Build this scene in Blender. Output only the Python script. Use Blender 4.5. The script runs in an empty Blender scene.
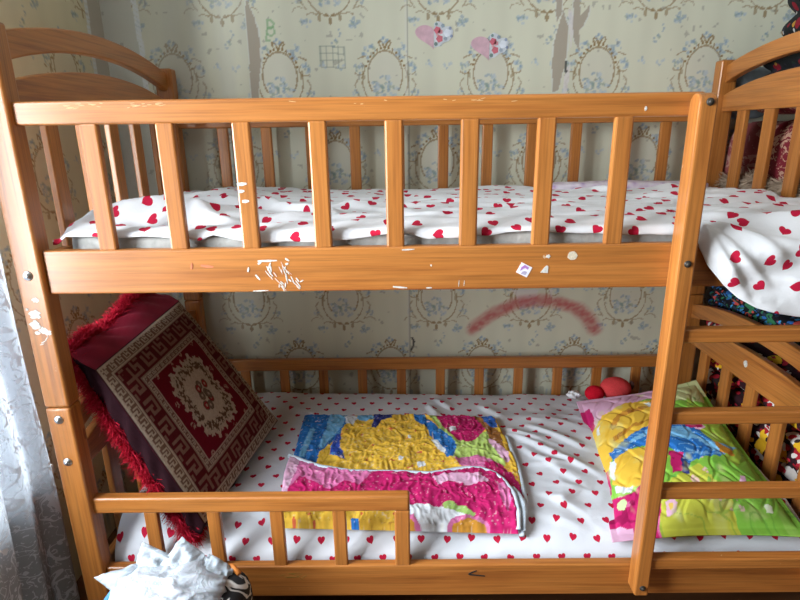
import bpy, bmesh, math, random
import numpy as np
from mathutils import Vector, Matrix
random.seed(7); RNG=np.random.default_rng(11)
SC=bpy.context.scene; COL=SC.collection
# patterns: printed motifs in bed-plane metres, pillow uv and wall metres
QB=[[[0.8,0.5,0.055],[[-0.501,0.731],[0.481,0.709],[0.296,-0.072],[-0.318,-0.066]]],[[0.02,0.16,0.5],[[-0.374,0.637],[-0.199,0.633],[-0.205,0.55],[-0.222,0.462],[-0.268,0.381],[-0.276,0.277],[-0.356,0.288],[-0.38,0.453]]],[[0.16,0.42,0.68],[[-0.265,0.635],[-0.206,0.633],[-0.215,0.524],[-0.238,0.462],[-0.264,0.398],[-0.278,0.41],[-0.267,0.512]]],[[0.16,0.42,0.68],[[-0.319,0.513],[-0.3,0.513],[-0.311,0.35],[-0.329,0.35]]],[[0.72,0.76,0.82],[[-0.213,0.598],[-0.183,0.612],[-0.167,0.583],[-0.181,0.543],[-0.205,0.55]]],[[0.16,0.42,0.68],[[-0.174,0.633],[-0.122,0.632],[-0.112,0.575],[-0.138,0.556],[-0.167,0.576]]],[[0.02,0.03,0.18],[[-0.118,0.632],[-0.045,0.63],[-0.051,0.574],[-0.088,0.561],[-0.102,0.509],[-0.119,0.522],[-0.112,0.569]]],[[0.03,0.08,0.45],[[-0.227,0.48],[-0.215,0.492],[-0.21,0.414],[-0.187,0.342],[-0.213,0.353],[-0.235,0.364],[-0.238,0.415]]],[[0.45,0.62,0.16],[[0.059,0.628],[0.115,0.627],[0.15,0.443],[0.257,0.484],[0.285,0.4],[0.285,0.298],[0.214,0.33],[0.132,0.342],[0.146,0.397],[0.107,0.505]]],[[0.02,0.16,0.5],[[0.021,0.614],[0.058,0.593],[0.098,0.518],[0.139,0.455],[0.153,0.408],[0.136,0.347],[0.117,0.342],[0.1,0.397],[0.072,0.468],[0.065,0.519],[0.026,0.559]]],[[0.72,0.76,0.82],[[0.075,0.444],[0.093,0.438],[0.117,0.38],[0.112,0.359],[0.093,0.386]]],[[0.5,0.012,0.13],[[0.083,0.627],[0.191,0.625],[0.239,0.568],[0.256,0.502],[0.223,0.448],[0.189,0.425],[0.156,0.443],[0.143,0.467],[0.118,0.518]]],[[0.72,0.76,0.82],[[0.137,0.517],[0.157,0.517],[0.158,0.492],[0.138,0.486]]],[[0.3,0.12,0.03],[[0.194,0.625],[0.26,0.624],[0.274,0.534],[0.298,0.477],[0.297,0.383],[0.28,0.389],[0.259,0.435],[0.253,0.502],[0.236,0.568]]],[[0.02,0.1,0.4],[[0.25,0.624],[0.292,0.609],[0.297,0.514],[0.271,0.515],[0.252,0.568]]],[[0.72,0.42,0.6],[[0.251,0.441],[0.267,0.441],[0.304,0.372],[0.301,0.318],[0.283,0.319]]],[[0.62,0.16,0.36],[[0.138,0.342],[0.217,0.351],[0.27,0.309],[0.224,0.279],[0.152,0.3]]],[[0.5,0.012,0.13],[[0.224,0.32],[0.27,0.314],[0.301,0.244],[0.321,0.142],[0.303,0.063],[0.281,0.143],[0.258,0.24],[0.224,0.279]]],[[0.72,0.76,0.82],[[0.027,0.323],[0.048,0.328],[0.053,0.302],[0.029,0.292]]],[[0.72,0.76,0.82],[[0.002,0.47],[0.012,0.47],[0.011,0.451],[0.002,0.452]]],[[0.72,0.76,0.82],[[-0.026,0.355],[-0.011,0.35],[-0.017,0.329],[-0.029,0.334]]]]
QF=[[[0.5,0.012,0.13],[[-0.433,0.437],[0.412,0.422],[0.293,-0.083],[-0.315,-0.077]]],[[0.62,0.16,0.36],[[-0.426,0.408],[-0.165,0.27],[-0.156,0.223],[-0.21,0.17],[-0.301,0.225],[-0.338,0.138],[-0.364,0.138]]],[[0.72,0.42,0.6],[[-0.368,0.351],[-0.316,0.313],[-0.316,0.249],[-0.326,0.158],[-0.348,0.159]]],[[0.62,0.16,0.36],[[-0.164,0.251],[-0.101,0.241],[-0.131,0.186],[-0.173,0.205]]],[[0.72,0.42,0.6],[[0.066,0.219],[0.123,0.237],[0.201,0.231],[0.223,0.199],[0.167,0.182],[0.115,0.2],[0.081,0.183]]],[[0.62,0.16,0.36],[[0.241,0.19],[0.265,0.189],[0.27,0.129],[0.254,0.097],[0.241,0.138]]],[[0.8,0.5,0.055],[[-0.361,0.126],[-0.027,0.121],[-0.012,-0.032],[-0.326,-0.029]]],[[0.02,0.16,0.5],[[-0.148,0.083],[-0.128,0.083],[-0.124,0.067],[-0.144,0.064]]],[[0.72,0.76,0.82],[[-0.011,0.113],[0.03,0.12],[0.094,0.107],[0.157,0.099],[0.18,0.075],[0.103,0.053],[0.089,0.01],[0.041,0.011],[0.028,0.062],[-0.012,0.077]]],[[0.62,0.16,0.36],[[-0.022,0.093],[0.014,0.089],[0.038,0.062],[0.046,0.014],[0.032,0.008],[-0.021,0.008]]],[[0.55,0.25,0.03],[[-0.022,0.085],[0.009,0.081],[0.031,0.058],[0.039,0.014],[-0.021,0.008]]],[[0.35,0.55,0.15],[[0.087,0.119],[0.109,0.127],[0.138,0.111],[0.172,0.094],[0.166,0.083],[0.122,0.099],[0.091,0.103]]],[[0.62,0.16,0.36],[[0.088,0.054],[0.11,0.084],[0.156,0.091],[0.195,0.079],[0.222,0.044],[0.214,-0.019],[0.087,-0.017]]],[[0.55,0.25,0.03],[[0.095,0.05],[0.112,0.072],[0.156,0.083],[0.192,0.071],[0.215,0.041],[0.207,-0.018],[0.09,-0.017]]],[[0.8,0.5,0.055],[[0.115,0.049],[0.153,0.06],[0.181,0.049],[0.173,0.027],[0.125,0.028]]]]
PIL=[[[0.22,0.5,0.06],[[-0.643,1.134],[2.335,0.796],[1.057,-0.334],[-0.552,-0.199]]],[[0.72,0.42,0.6],[[-0.125,1.016],[-0.008,1.084],[0.706,1.092],[0.646,0.865],[0.461,0.831],[0.131,0.753],[-0.007,0.648]]],[[0.5,0.012,0.13],[[-0.137,0.951],[0.071,0.869],[0.079,0.783],[0.046,0.658],[-0.115,0.643]]],[[0.55,0.6,0.3],[[0.706,1.092],[1.038,1.021],[0.927,0.78],[0.612,0.797]]],[[0.5,0.52,0.06],[[0.194,0.152],[0.607,0.314],[0.693,0.133],[0.61,-0.08],[0.13,-0.038]]],[[0.34,0.52,0.06],[[0.813,0.811],[0.927,0.631],[0.914,0.38],[0.825,0.293],[0.715,0.503],[0.68,0.58]]],[[0.8,0.5,0.055],[[-0.113,0.658],[0.054,0.688],[0.131,0.753],[0.344,0.825],[0.57,0.819],[0.569,0.669],[0.461,0.587],[0.231,0.516],[0.126,0.457],[0.063,0.366],[-0.102,0.351]]],[[0.55,0.25,0.03],[[0.157,0.647],[0.234,0.727],[0.436,0.773],[0.503,0.757],[0.419,0.733],[0.261,0.7],[0.175,0.615]]],[[0.72,0.76,0.82],[[0.465,0.804],[0.537,0.797],[0.542,0.745],[0.489,0.759]]],[[0.72,0.76,0.82],[[0.066,0.679],[0.093,0.7],[0.073,0.625],[0.054,0.634]]],[[0.55,0.25,0.03],[[0.144,0.559],[0.302,0.618],[0.468,0.648],[0.461,0.633],[0.294,0.596],[0.149,0.53]]],[[0.02,0.16,0.5],[[0.095,0.46],[0.238,0.536],[0.474,0.616],[0.713,0.615],[0.745,0.5],[0.797,0.411],[0.879,0.417],[0.757,0.35],[0.623,0.344],[0.54,0.32],[0.482,0.422],[0.308,0.46],[0.208,0.449],[0.106,0.387]]],[[0.16,0.42,0.68],[[0.187,0.485],[0.416,0.562],[0.677,0.55],[0.691,0.463],[0.571,0.475],[0.398,0.52]]],[[0.16,0.42,0.68],[[0.654,0.509],[0.772,0.441],[0.925,0.439],[0.871,0.404],[0.741,0.39]]],[[0.8,0.5,0.055],[[0.113,0.412],[0.208,0.449],[0.334,0.444],[0.449,0.38],[0.356,0.277],[0.219,0.221],[0.132,0.218],[0.062,0.276]]],[[0.72,0.76,0.82],[[0.082,0.415],[0.116,0.399],[0.079,0.292],[0.06,0.336]]],[[0.72,0.76,0.82],[[0.075,0.257],[0.175,0.225],[0.155,0.199],[0.071,0.224]]],[[0.5,0.012,0.13],[[-0.096,0.381],[0.063,0.366],[0.052,0.237],[0.006,0.213],[0.153,0.194],[0.254,0.24],[0.348,0.232],[0.254,0.03],[0.149,0.021],[0.01,-0.027],[-0.112,-0.015]]],[[0.72,0.42,0.6],[[-0.027,0.076],[0.156,0.039],[0.13,-0.038],[-0.063,-0.02]]],[[0.55,0.75,0.35],[[0.069,0.175],[0.104,0.182],[0.118,0.154],[0.093,0.125],[0.063,0.133]]],[[0.5,0.012,0.13],[[0.461,0.405],[0.542,0.371],[0.483,0.277],[0.422,0.271]]],[[0.02,0.03,0.18],[[0.518,0.348],[0.551,0.319],[0.515,0.25],[0.477,0.266]]],[[0.72,0.42,0.6],[[0.649,0.66],[0.717,0.622],[0.797,0.553],[0.731,0.53],[0.655,0.582]]],[[0.5,0.012,0.13],[[0.675,0.619],[0.773,0.601],[0.772,0.555],[0.677,0.55],[0.648,0.583]]],[[0.55,0.25,0.03],[[0.78,0.454],[0.871,0.404],[0.862,0.365],[0.781,0.386]]],[[0.72,0.42,0.6],[[0.319,0.125],[0.361,0.137],[0.388,0.113],[0.362,0.08],[0.313,0.074]]],[[0.8,0.5,0.055],[[0.335,0.113],[0.357,0.116],[0.354,0.096],[0.331,0.093]]],[[0.02,0.16,0.5],[[0.338,0.182],[0.424,0.179],[0.387,0.145],[0.33,0.14]]],[[0.72,0.42,0.6],[[0.653,0.18],[0.72,0.174],[0.708,0.131],[0.639,0.138]]],[[0.75,0.85,0.65],[[0.855,0.118],[0.893,0.115],[0.876,0.084],[0.835,0.083]]],[[0.72,0.42,0.6],[[0.805,0.247],[0.836,0.244],[0.814,0.211],[0.788,0.213]]]]
PC=[[0.505,0.04,0.278],[0.985,0.03,0.296],[1.005,0.66,0.42],[0.608,0.695,0.325]]
TEAR=[[[-0.506,1.683],[-0.49,1.642],[-0.473,1.582],[-0.473,1.497],[-0.487,1.419],[-0.494,1.372],[-0.515,1.372],[-0.513,1.467],[-0.511,1.559],[-0.512,1.648]],[[0.497,1.671],[0.519,1.671],[0.519,1.627],[0.505,1.598],[0.497,1.628]],[[0.522,1.633],[0.542,1.589],[0.544,1.513],[0.538,1.458],[0.523,1.389],[0.506,1.38],[0.498,1.452],[0.497,1.529],[0.51,1.58]],[[0.558,1.671],[0.577,1.67],[0.579,1.615],[0.608,1.647],[0.605,1.614],[0.591,1.582],[0.579,1.573],[0.588,1.504],[0.565,1.543],[0.554,1.597]]]
WHITE=[[[0.542,1.446],[0.559,1.482],[0.557,1.42],[0.551,1.373],[0.537,1.373]],[[0.538,1.639],[0.555,1.627],[0.56,1.567],[0.557,1.513],[0.546,1.574]],[[0.399,0.689],[0.496,0.688],[0.491,0.649],[0.439,0.626]],[[0.537,0.687],[0.552,0.687],[0.547,0.648]]]
RED=[[[0.253,0.532],[0.32,0.587],[0.413,0.634],[0.469,0.641],[0.525,0.648]],[[0.26,0.548],[0.338,0.603],[0.431,0.642],[0.506,0.649],[0.582,0.632],[0.659,0.615],[0.7,0.575],[0.73,0.53]],[[0.581,0.64],[0.64,0.611],[0.681,0.575],[0.715,0.526]]]
GREEN=[[[-0.443,1.618],[-0.442,1.591],[-0.429,1.594],[-0.421,1.606],[-0.433,1.618],[-0.443,1.618]],[[-0.442,1.594],[-0.425,1.597],[-0.42,1.579],[-0.434,1.57],[-0.447,1.576]],[[-0.446,1.588],[-0.452,1.555],[-0.438,1.555]]]
GRID=[[[-0.274,1.537],[-0.195,1.533]],[[-0.275,1.516],[-0.196,1.512]],[[-0.276,1.494],[-0.196,1.493]],[[-0.274,1.473],[-0.194,1.468]],[[-0.274,1.537],[-0.274,1.473]],[[-0.254,1.537],[-0.254,1.472]],[[-0.231,1.537],[-0.231,1.472]],[[-0.214,1.536],[-0.214,1.472]],[[-0.195,1.533],[-0.194,1.468]]]
BLK=[[[0.019,0.452],[0.027,0.469],[0.031,0.489],[0.023,0.502]],[[0.543,1.477],[0.545,1.446]]]
POWER,EXPO=185,0.68
# ------------------------------------------------------------------ helpers
WL={}                                   # world location of every object origin
def link(o,parent=None,loc=(0,0,0)):
    COL.objects.link(o); loc=Vector(loc); WL[o.name]=loc
    if parent: o.parent=parent; o.location=loc-WL[parent.name]
    else: o.location=loc
    return o
def tag(o,label=None,cat=None,group=None,kind=None):
    if label:o['label']=label
    if cat:o['category']=cat
    if group:o['group']=group
    if kind:o['kind']=kind
    return o
def thing(name,loc,label,cat,group=None):
    return tag(link(bpy.data.objects.new(name,None),None,loc),label,cat,group)
def mesh(name,V,F,mat,parent=None,loc=(0,0,0),smooth=True,col=None,uv=None,mats=None,fm=None):
    """V are world coordinates; stored relative to loc"""
    me=bpy.data.meshes.new(name); V=np.asarray(V,float)-np.array(loc,float)
    if isinstance(F,np.ndarray):
        k=F.shape[1]; n=len(F)
        me.vertices.add(len(V)); me.vertices.foreach_set('co',V.astype(np.float32).ravel())
        me.loops.add(n*k); me.loops.foreach_set('vertex_index',F.astype(np.int32).ravel())
        me.polygons.add(n); me.polygons.foreach_set('loop_start',np.arange(0,n*k,k,dtype=np.int32))
        me.update(calc_edges=True); me.validate()
    else: me.from_pydata([tuple(v) for v in V],[],F); me.update()
    if smooth: me.polygons.foreach_set('use_smooth',np.ones(len(me.polygons),bool))
    if col is not None:
        a=me.color_attributes.new('Col','FLOAT_COLOR','POINT')
        c=np.ones((len(V),4),np.float32); c[:,:3]=np.clip(col,0,1); a.data.foreach_set('color',c.ravel())
    if uv is not None:
        l=me.uv_layers.new(name='UVMap'); idx=np.empty(len(me.loops),np.int32); me.loops.foreach_get('vertex_index',idx)
        l.data.foreach_set('uv',np.asarray(uv,np.float32)[idx].ravel())
    for m in (mats or [mat]): me.materials.append(m)
    if fm is not None: me.polygons.foreach_set('material_index',np.asarray(fm,np.int32))
    me.update()
    return link(bpy.data.objects.new(name,me),parent,loc)
def bm_obj(name,bm,mat,parent=None,loc=(0,0,0),smooth=True):
    me=bpy.data.meshes.new(name); bmesh.ops.recalc_face_normals(bm,faces=bm.faces[:]); bm.to_mesh(me); bm.free()
    if smooth: me.polygons.foreach_set('use_smooth',np.ones(len(me.polygons),bool))
    me.materials.append(mat); return link(bpy.data.objects.new(name,me),parent,loc)
def box(name,mat,parent,x,y,z,bev=.004,seg=2,smooth=True):
    bm=bmesh.new(); bmesh.ops.create_cube(bm,size=1)
    c=[(a+b)/2 for a,b in (x,y,z)]; s=[b-a for a,b in (x,y,z)]
    for v in bm.verts: v.co=Vector((v.co[i]*s[i] for i in range(3)))
    if bev: bmesh.ops.bevel(bm,geom=bm.edges[:],offset=min(bev,min(s)*.45),segments=seg,profile=.5,affect='EDGES')
    o=bm_obj(name,bm,mat,parent,c,False)
    for p in o.data.polygons: p.use_smooth=p.area<(s[0]*s[1]*s[2])**(2/3)*.02
    return o
def prism(name,mat,parent,poly,axis,a,b,bev=.003):
    """outline in the plane across `axis`, extruded from a to b"""
    bm=bmesh.new(); n=len(poly); c=np.mean(poly,0); m=(a+b)/2
    def P(q,t):
        q=(q[0]-c[0],q[1]-c[1]); return {'X':(t-m,q[0],q[1]),'Y':(q[0],t-m,q[1]),'Z':(q[0],q[1],t-m)}[axis]
    A=[bm.verts.new(P(q,a)) for q in poly]; B=[bm.verts.new(P(q,b)) for q in poly]
    bm.faces.new(A); bm.faces.new(B[::-1])
    for i in range(n): bm.faces.new((A[i],B[i],B[(i+1)%n],A[(i+1)%n]))
    bmesh.ops.recalc_face_normals(bm,faces=bm.faces[:])
    if bev:
        e=[e for e in bm.edges if len(e.link_faces)==2 and any(len(f.verts)>4 for f in e.link_faces)]
        bmesh.ops.bevel(bm,geom=e,offset=bev,segments=2,profile=.5,affect='EDGES')
    loc={'X':(m,c[0],c[1]),'Y':(c[0],m,c[1]),'Z':(c[0],c[1],m)}[axis]
    return bm_obj(name,bm,mat,parent,loc,False)
def copy(o,d,parent=None):
    c=o.copy(); COL.objects.link(c); d=Vector(d); WL[c.name]=WL[o.name]+d; c.location=o.location+d
    if parent: c.parent=parent; c.location=WL[c.name]-WL[parent.name]
    return c
def gridF(nu,nv,off=0,flip=False):
    i=np.arange(nu-1)[:,None]*nv+np.arange(nv-1)[None,:]; i=i.ravel()+off
    q=np.stack([i,i+nv,i+nv+1,i+1],1); return q[:,::-1].copy() if flip else q
def sst(a,b,x): t=np.clip((x-a)/(b-a),0,1); return t*t*(3-2*t)
_T=RNG.random((256,256))
def vn(x,y):
    xi=np.floor(x).astype(int); yi=np.floor(y).astype(int); fx=x-xi; fy=y-yi
    fx=fx*fx*(3-2*fx); fy=fy*fy*(3-2*fy); g=lambda a,b:_T[a%256,b%256]
    return (g(xi,yi)*(1-fx)+g(xi+1,yi)*fx)*(1-fy)+(g(xi,yi+1)*(1-fx)+g(xi+1,yi+1)*fx)*fy-.5
def fbm(x,y,o=4):
    s=0
    for k in range(o): s=s+vn(x*2**k+17.3*k,y*2**k+5.1*k)/2**k
    return s
def ridge(x,y,o=3):
    s=0
    for k in range(o): s=s+(.25-np.abs(vn(x*2**k+9.7*k,y*2**k+3.3*k)))/2**k
    return s
def inpoly(X,Y,poly):
    r=np.zeros(X.shape,bool); p=np.array(poly); q=np.roll(p,-1,0)
    for (x0,y0),(x1,y1) in zip(p,q):
        if y0==y1: continue
        r^=((y0>Y)!=(y1>Y))&(X<(x1-x0)*(Y-y0)/(y1-y0)+x0)
    return r
def segd(X,Y,pts):
    d=np.full(X.shape,9.)
    for (x0,y0),(x1,y1) in zip(pts[:-1],pts[1:]):
        dx,dy=x1-x0,y1-y0; t=np.clip(((X-x0)*dx+(Y-y0)*dy)/(dx*dx+dy*dy+1e-12),0,1)
        d=np.minimum(d,np.hypot(X-x0-t*dx,Y-y0-t*dy))
    return d
def lay(C,m,c): m=np.clip(m,0,1)[:,None]; C[:]=C*(1-m)+np.array(c)*m
# ------------------------------------------------------------------ materials
class N:
    def __init__(s,name,rough=.6,spec=.5):
        s.m=bpy.data.materials.new(name); s.m.use_nodes=True; s.t=s.m.node_tree
        s.b=s.t.nodes['Principled BSDF']; s.b.inputs['Roughness'].default_value=rough; s.b.inputs['Specular IOR Level'].default_value=spec
    def n(s,ty,**k):
        x=s.t.nodes.new(ty)
        for a,b in k.items(): setattr(x,a,b)
        return x
    def l(s,a,b): s.t.links.new(a,b)
    def put(s,inp,v):
        if isinstance(v,(int,float,tuple,list)): inp.default_value=v
        else: s.l(v,inp)
    def math(s,op,a,b=None,c=None):
        x=s.n('ShaderNodeMath',operation=op); s.put(x.inputs[0],a)
        if b is not None: s.put(x.inputs[1],b)
        if c is not None: s.put(x.inputs[2],c)
        return x.outputs[0]
    def co(s,kind='Object',scale=(1,1,1),rnd=False):
        tc=s.n('ShaderNodeTexCoord'); mp=s.n('ShaderNodeMapping'); mp.inputs['Scale'].default_value=scale; s.l(tc.outputs[kind],mp.inputs[0])
        if rnd:
            oi=s.n('ShaderNodeObjectInfo'); v=s.n('ShaderNodeVectorMath',operation='MULTIPLY'); cb=s.n('ShaderNodeCombineXYZ')
            for i in range(3): s.l(oi.outputs['Random'],cb.inputs[i])
            s.l(cb.outputs[0],v.inputs[0]); v.inputs[1].default_value=(37,53,71); s.l(v.outputs[0],mp.inputs['Location'])
        return mp.outputs[0]
    def noise(s,vec,scale=5,detail=4,rough=.5,dist=0):
        x=s.n('ShaderNodeTexNoise'); s.l(vec,x.inputs['Vector']); x.inputs['Scale'].default_value=scale; x.inputs['Detail'].default_value=detail
        x.inputs['Roughness'].default_value=rough; x.inputs['Distortion'].default_value=dist; return x.outputs['Fac']
    def vor(s,vec,scale,feat='F1',out='Distance',rnd=1):
        x=s.n('ShaderNodeTexVoronoi',feature=feat); s.l(vec,x.inputs['Vector']); x.inputs['Scale'].default_value=scale; x.inputs['Randomness'].default_value=rnd
        return x.outputs[out]
    def ramp(s,f,stops,interp='LINEAR'):
        x=s.n('ShaderNodeValToRGB'); e=x.color_ramp; e.interpolation=interp
        while len(e.elements)<len(stops): e.elements.new(.5)
        for k,(p,c) in zip(e.elements,stops): k.position=p; k.color=(*c,1)
        s.l(f,x.inputs[0]); return x.outputs['Color']
    def mix(s,f,a,b,mode='MIX'):
        x=s.n('ShaderNodeMix',data_type='RGBA',blend_type=mode); s.put(x.inputs[0],f)
        for i,v in ((6,a),(7,b)): s.put(x.inputs[i],(*v,1) if isinstance(v,tuple) and len(v)==3 else v)
        return x.outputs[2]
    def col(s,v): s.put(s.b.inputs['Base Color'],(*v,1) if isinstance(v,tuple) else v); return s
    def bump(s,h,st=.3,d=.002):
        x=s.n('ShaderNodeBump'); x.inputs['Strength'].default_value=st; x.inputs['Distance'].default_value=d; s.l(h,x.inputs['Height']); s.l(x.outputs[0],s.b.inputs['Normal']); return s
def plain(name,c,rough=.6,spec=.5,metal=0,nz=0,nsc=40):
    k=N(name,rough,spec); k.b.inputs['Metallic'].default_value=metal
    f=k.noise(k.co(),nsc,3)
    k.col(k.ramp(f,[(.3,tuple(a*.85 for a in c)),(.7,tuple(min(1,a*1.1) for a in c))]))
    if nz: k.bump(f,nz,.003)
    return k.m
def wood(axis,name):
    sc={'X':(1.6,30,30),'Y':(30,1.6,30),'Z':(30,30,1.6)}[axis]; ks={'X':(2.2,7,7),'Y':(7,2.2,7),'Z':(7,7,2.2)}[axis]
    k=N(name,.36,.5); f=k.noise(k.co('Object',sc,True),1.6,5,.55,.35)
    c=k.ramp(f,[(.30,(.28,.084,.016)),(.46,(.41,.143,.028)),(.60,(.46,.172,.037)),(.78,(.35,.112,.022))])
    big=k.noise(k.co('Object',tuple(a*.12 for a in sc),True),1.3,2)
    c=k.mix(k.math('MULTIPLY',k.math('SUBTRACT',big,.35),1.1),c,(.46,.175,.040))
    fg=k.noise(k.co('Object',tuple(a*(3.2 if a>5 else 1.2) for a in sc),True),2.2,3,.6)
    c=k.mix(.55,c,k.ramp(fg,[(.3,(.40,.40,.40)),(.55,(1,1,1))]),'MULTIPLY')
    kn=k.vor(k.co('Object',ks,True),1.0)
    c=k.mix(k.math('MULTIPLY',k.math('LESS_THAN',kn,.055),.75),c,(.16,.05,.012))
    sp=k.noise(k.co('Object',(9,9,9),True),6,3,.6)
    c=k.mix(k.math('MULTIPLY',k.math('GREATER_THAN',sp,.77),.5),c,(.72,.55,.38))
    k.col(c); k.b.inputs['Coat Weight'].default_value=.25; k.b.inputs['Coat Roughness'].default_value=.22
    return k.bump(f,.12,.001).m
WX,WY,WZ=wood('X','pine_along'),wood('Y','pine_across'),wood('Z','pine_upright')
def attr_mat(name,rough=.8,spec=.2,bump=0,bs=120,fuzz=0):
    k=N(name,rough,spec); a=k.n('ShaderNodeAttribute',attribute_name='Col'); k.col(a.outputs['Color'])
    if bump: k.bump(k.noise(k.co(),bs,3),bump,.002)
    if fuzz: k.b.inputs['Sheen Weight'].default_value=fuzz
    return k.m
def heart_mat(name,a,b,size,jit,base=(.79,.80,.83)):
    k=N(name,.85,.2); tc=k.n('ShaderNodeTexCoord'); sx=k.n('ShaderNodeSeparateXYZ'); k.l(tc.outputs['UV'],sx.inputs[0]); U,V=sx.outputs[0],sx.outputs[1]
    tot=None
    for ou in (0,.5):
        pu=k.math('ADD',k.math('DIVIDE',U,a),ou); pv=k.math('ADD',k.math('DIVIDE',V,b),ou)
        cu,cv=k.math('FLOOR',pu),k.math('FLOOR',pv)
        w=k.n('ShaderNodeTexWhiteNoise',noise_dimensions='3D'); cb=k.n('ShaderNodeCombineXYZ'); k.l(cu,cb.inputs[0]); k.l(cv,cb.inputs[1]); cb.inputs[2].default_value=ou*9; k.l(cb.outputs[0],w.inputs['Vector'])
        ws=k.n('ShaderNodeSeparateColor'); k.l(w.outputs['Color'],ws.inputs[0])
        def loc(p,c,s,r): return k.math('MULTIPLY',k.math('SUBTRACT',k.math('SUBTRACT',k.math('SUBTRACT',p,c),.5),k.math('MULTIPLY',k.math('SUBTRACT',r,.5),jit*.5)),s)
        x,y=loc(pu,cu,a,ws.outputs[0]),loc(pv,cv,b,ws.outputs[1])
        an=k.math('MULTIPLY',k.math('SUBTRACT',ws.outputs[2],.5),jit*3.0+.5); co,si=k.math('COSINE',an),k.math('SINE',an)
        xr=k.math('SUBTRACT',k.math('MULTIPLY',x,co),k.math('MULTIPLY',y,si)); yr=k.math('ADD',k.math('MULTIPLY',x,si),k.math('MULTIPLY',y,co))
        hx=k.math('DIVIDE',xr,size/2); hy=k.math('DIVIDE',yr,size/2)
        q=k.math('SUBTRACT',k.math('MULTIPLY',hy,1.12),k.math('MULTIPLY',k.math('SQRT',k.math('ABSOLUTE',hx)),.75)); q=k.math('ADD',q,.25)
        f=k.math('ADD',k.math('MULTIPLY',hx,hx),k.math('MULTIPLY',q,q)); m=k.math('LESS_THAN',f,1.0)
        tot=m if tot is None else k.math('MAXIMUM',tot,m)
    nz=k.noise(k.co('UV'),14,3)
    k.col(k.mix(tot,k.ramp(nz,[(.3,tuple(v*.95 for v in base)),(.7,base)]),(.50,.010,.045)))
    return k.bump(k.noise(k.co('UV'),45,4,.6),.25,.004).m
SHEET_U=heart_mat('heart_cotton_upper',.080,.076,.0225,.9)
SHEET_L=heart_mat('heart_cotton_lower',.0640,.088,.0185,.12,(.68,.71,.77))  # white cotton; cool shade of the lower bunk put into its base colour
FLEECE=plain('grey_fleece',(.50,.50,.48),.95,.1,0,1.0,55)
DAYWHITE=plain('window_paint',(.75,.75,.73),.4)
STEEL=plain('zinc_steel',(.62,.64,.66),.3,.5,1)
DARKHOLE=plain('dark_screw',(.03,.025,.02),.4)
SCUFF=plain('chipped_white',(.60,.58,.54),.7,.3,0,.5,200)
PINKSCUFF=plain('pinkish_chip',(.68,.45,.36),.7)
REDSCUFF=plain('red_crayon',(.62,.16,.07),.7)
BLACKINK=plain('black_ink',(.015,.015,.015),.6)
GREENINK=plain('olive_ink',(.22,.13,.02),.6)
# ------------------------------------------------------------------ wallpaper
YW=.895; XLW=-.985; CEIL=2.45; XRW=2.3; YF=-2.4
PX=.354
ROWS=[(2.56,0),(2.295,1),(2.02,0),(1.73,1),(1.445,0),(1.16,1),(.91,0),(.665,1),(.39,0),(.12,1)]
BEIGE=np.array((.63,.63,.50))
_fl=[]
def _cl(cx,cz,rx,rz,n,s0,s1):
    for _ in range(n):
        t=random.random()*6.283; r=math.sqrt(random.random()); _fl.append((cx+rx*r*math.cos(t),cz+rz*r*math.sin(t),random.uniform(s0,s1),random.random()))
_cl(0,-.048,.046,.028,44,.003,.0065); _cl(0,-.018,.02,.018,12,.003,.005); _cl(-.03,-.03,.015,.015,7,.003,.005)
for s in (-1,1):
    _cl(s*.052,.075,.022,.024,17,.003,.006); _cl(s*.088,.022,.014,.016,11,.003,.006); _cl(s*.083,-.125,.022,.016,13,.003,.006)
    _cl(s*.10,-.055,.012,.014,6,.003,.005); _cl(s*.145,.03,.012,.012,6,.003,.005)
_cl(0,.108,.013,.01,9,.003,.005); _cl(.01,-.185,.016,.01,7,.003,.005); _cl(.03,-.155,.006,.016,4,.002,.004)
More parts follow.
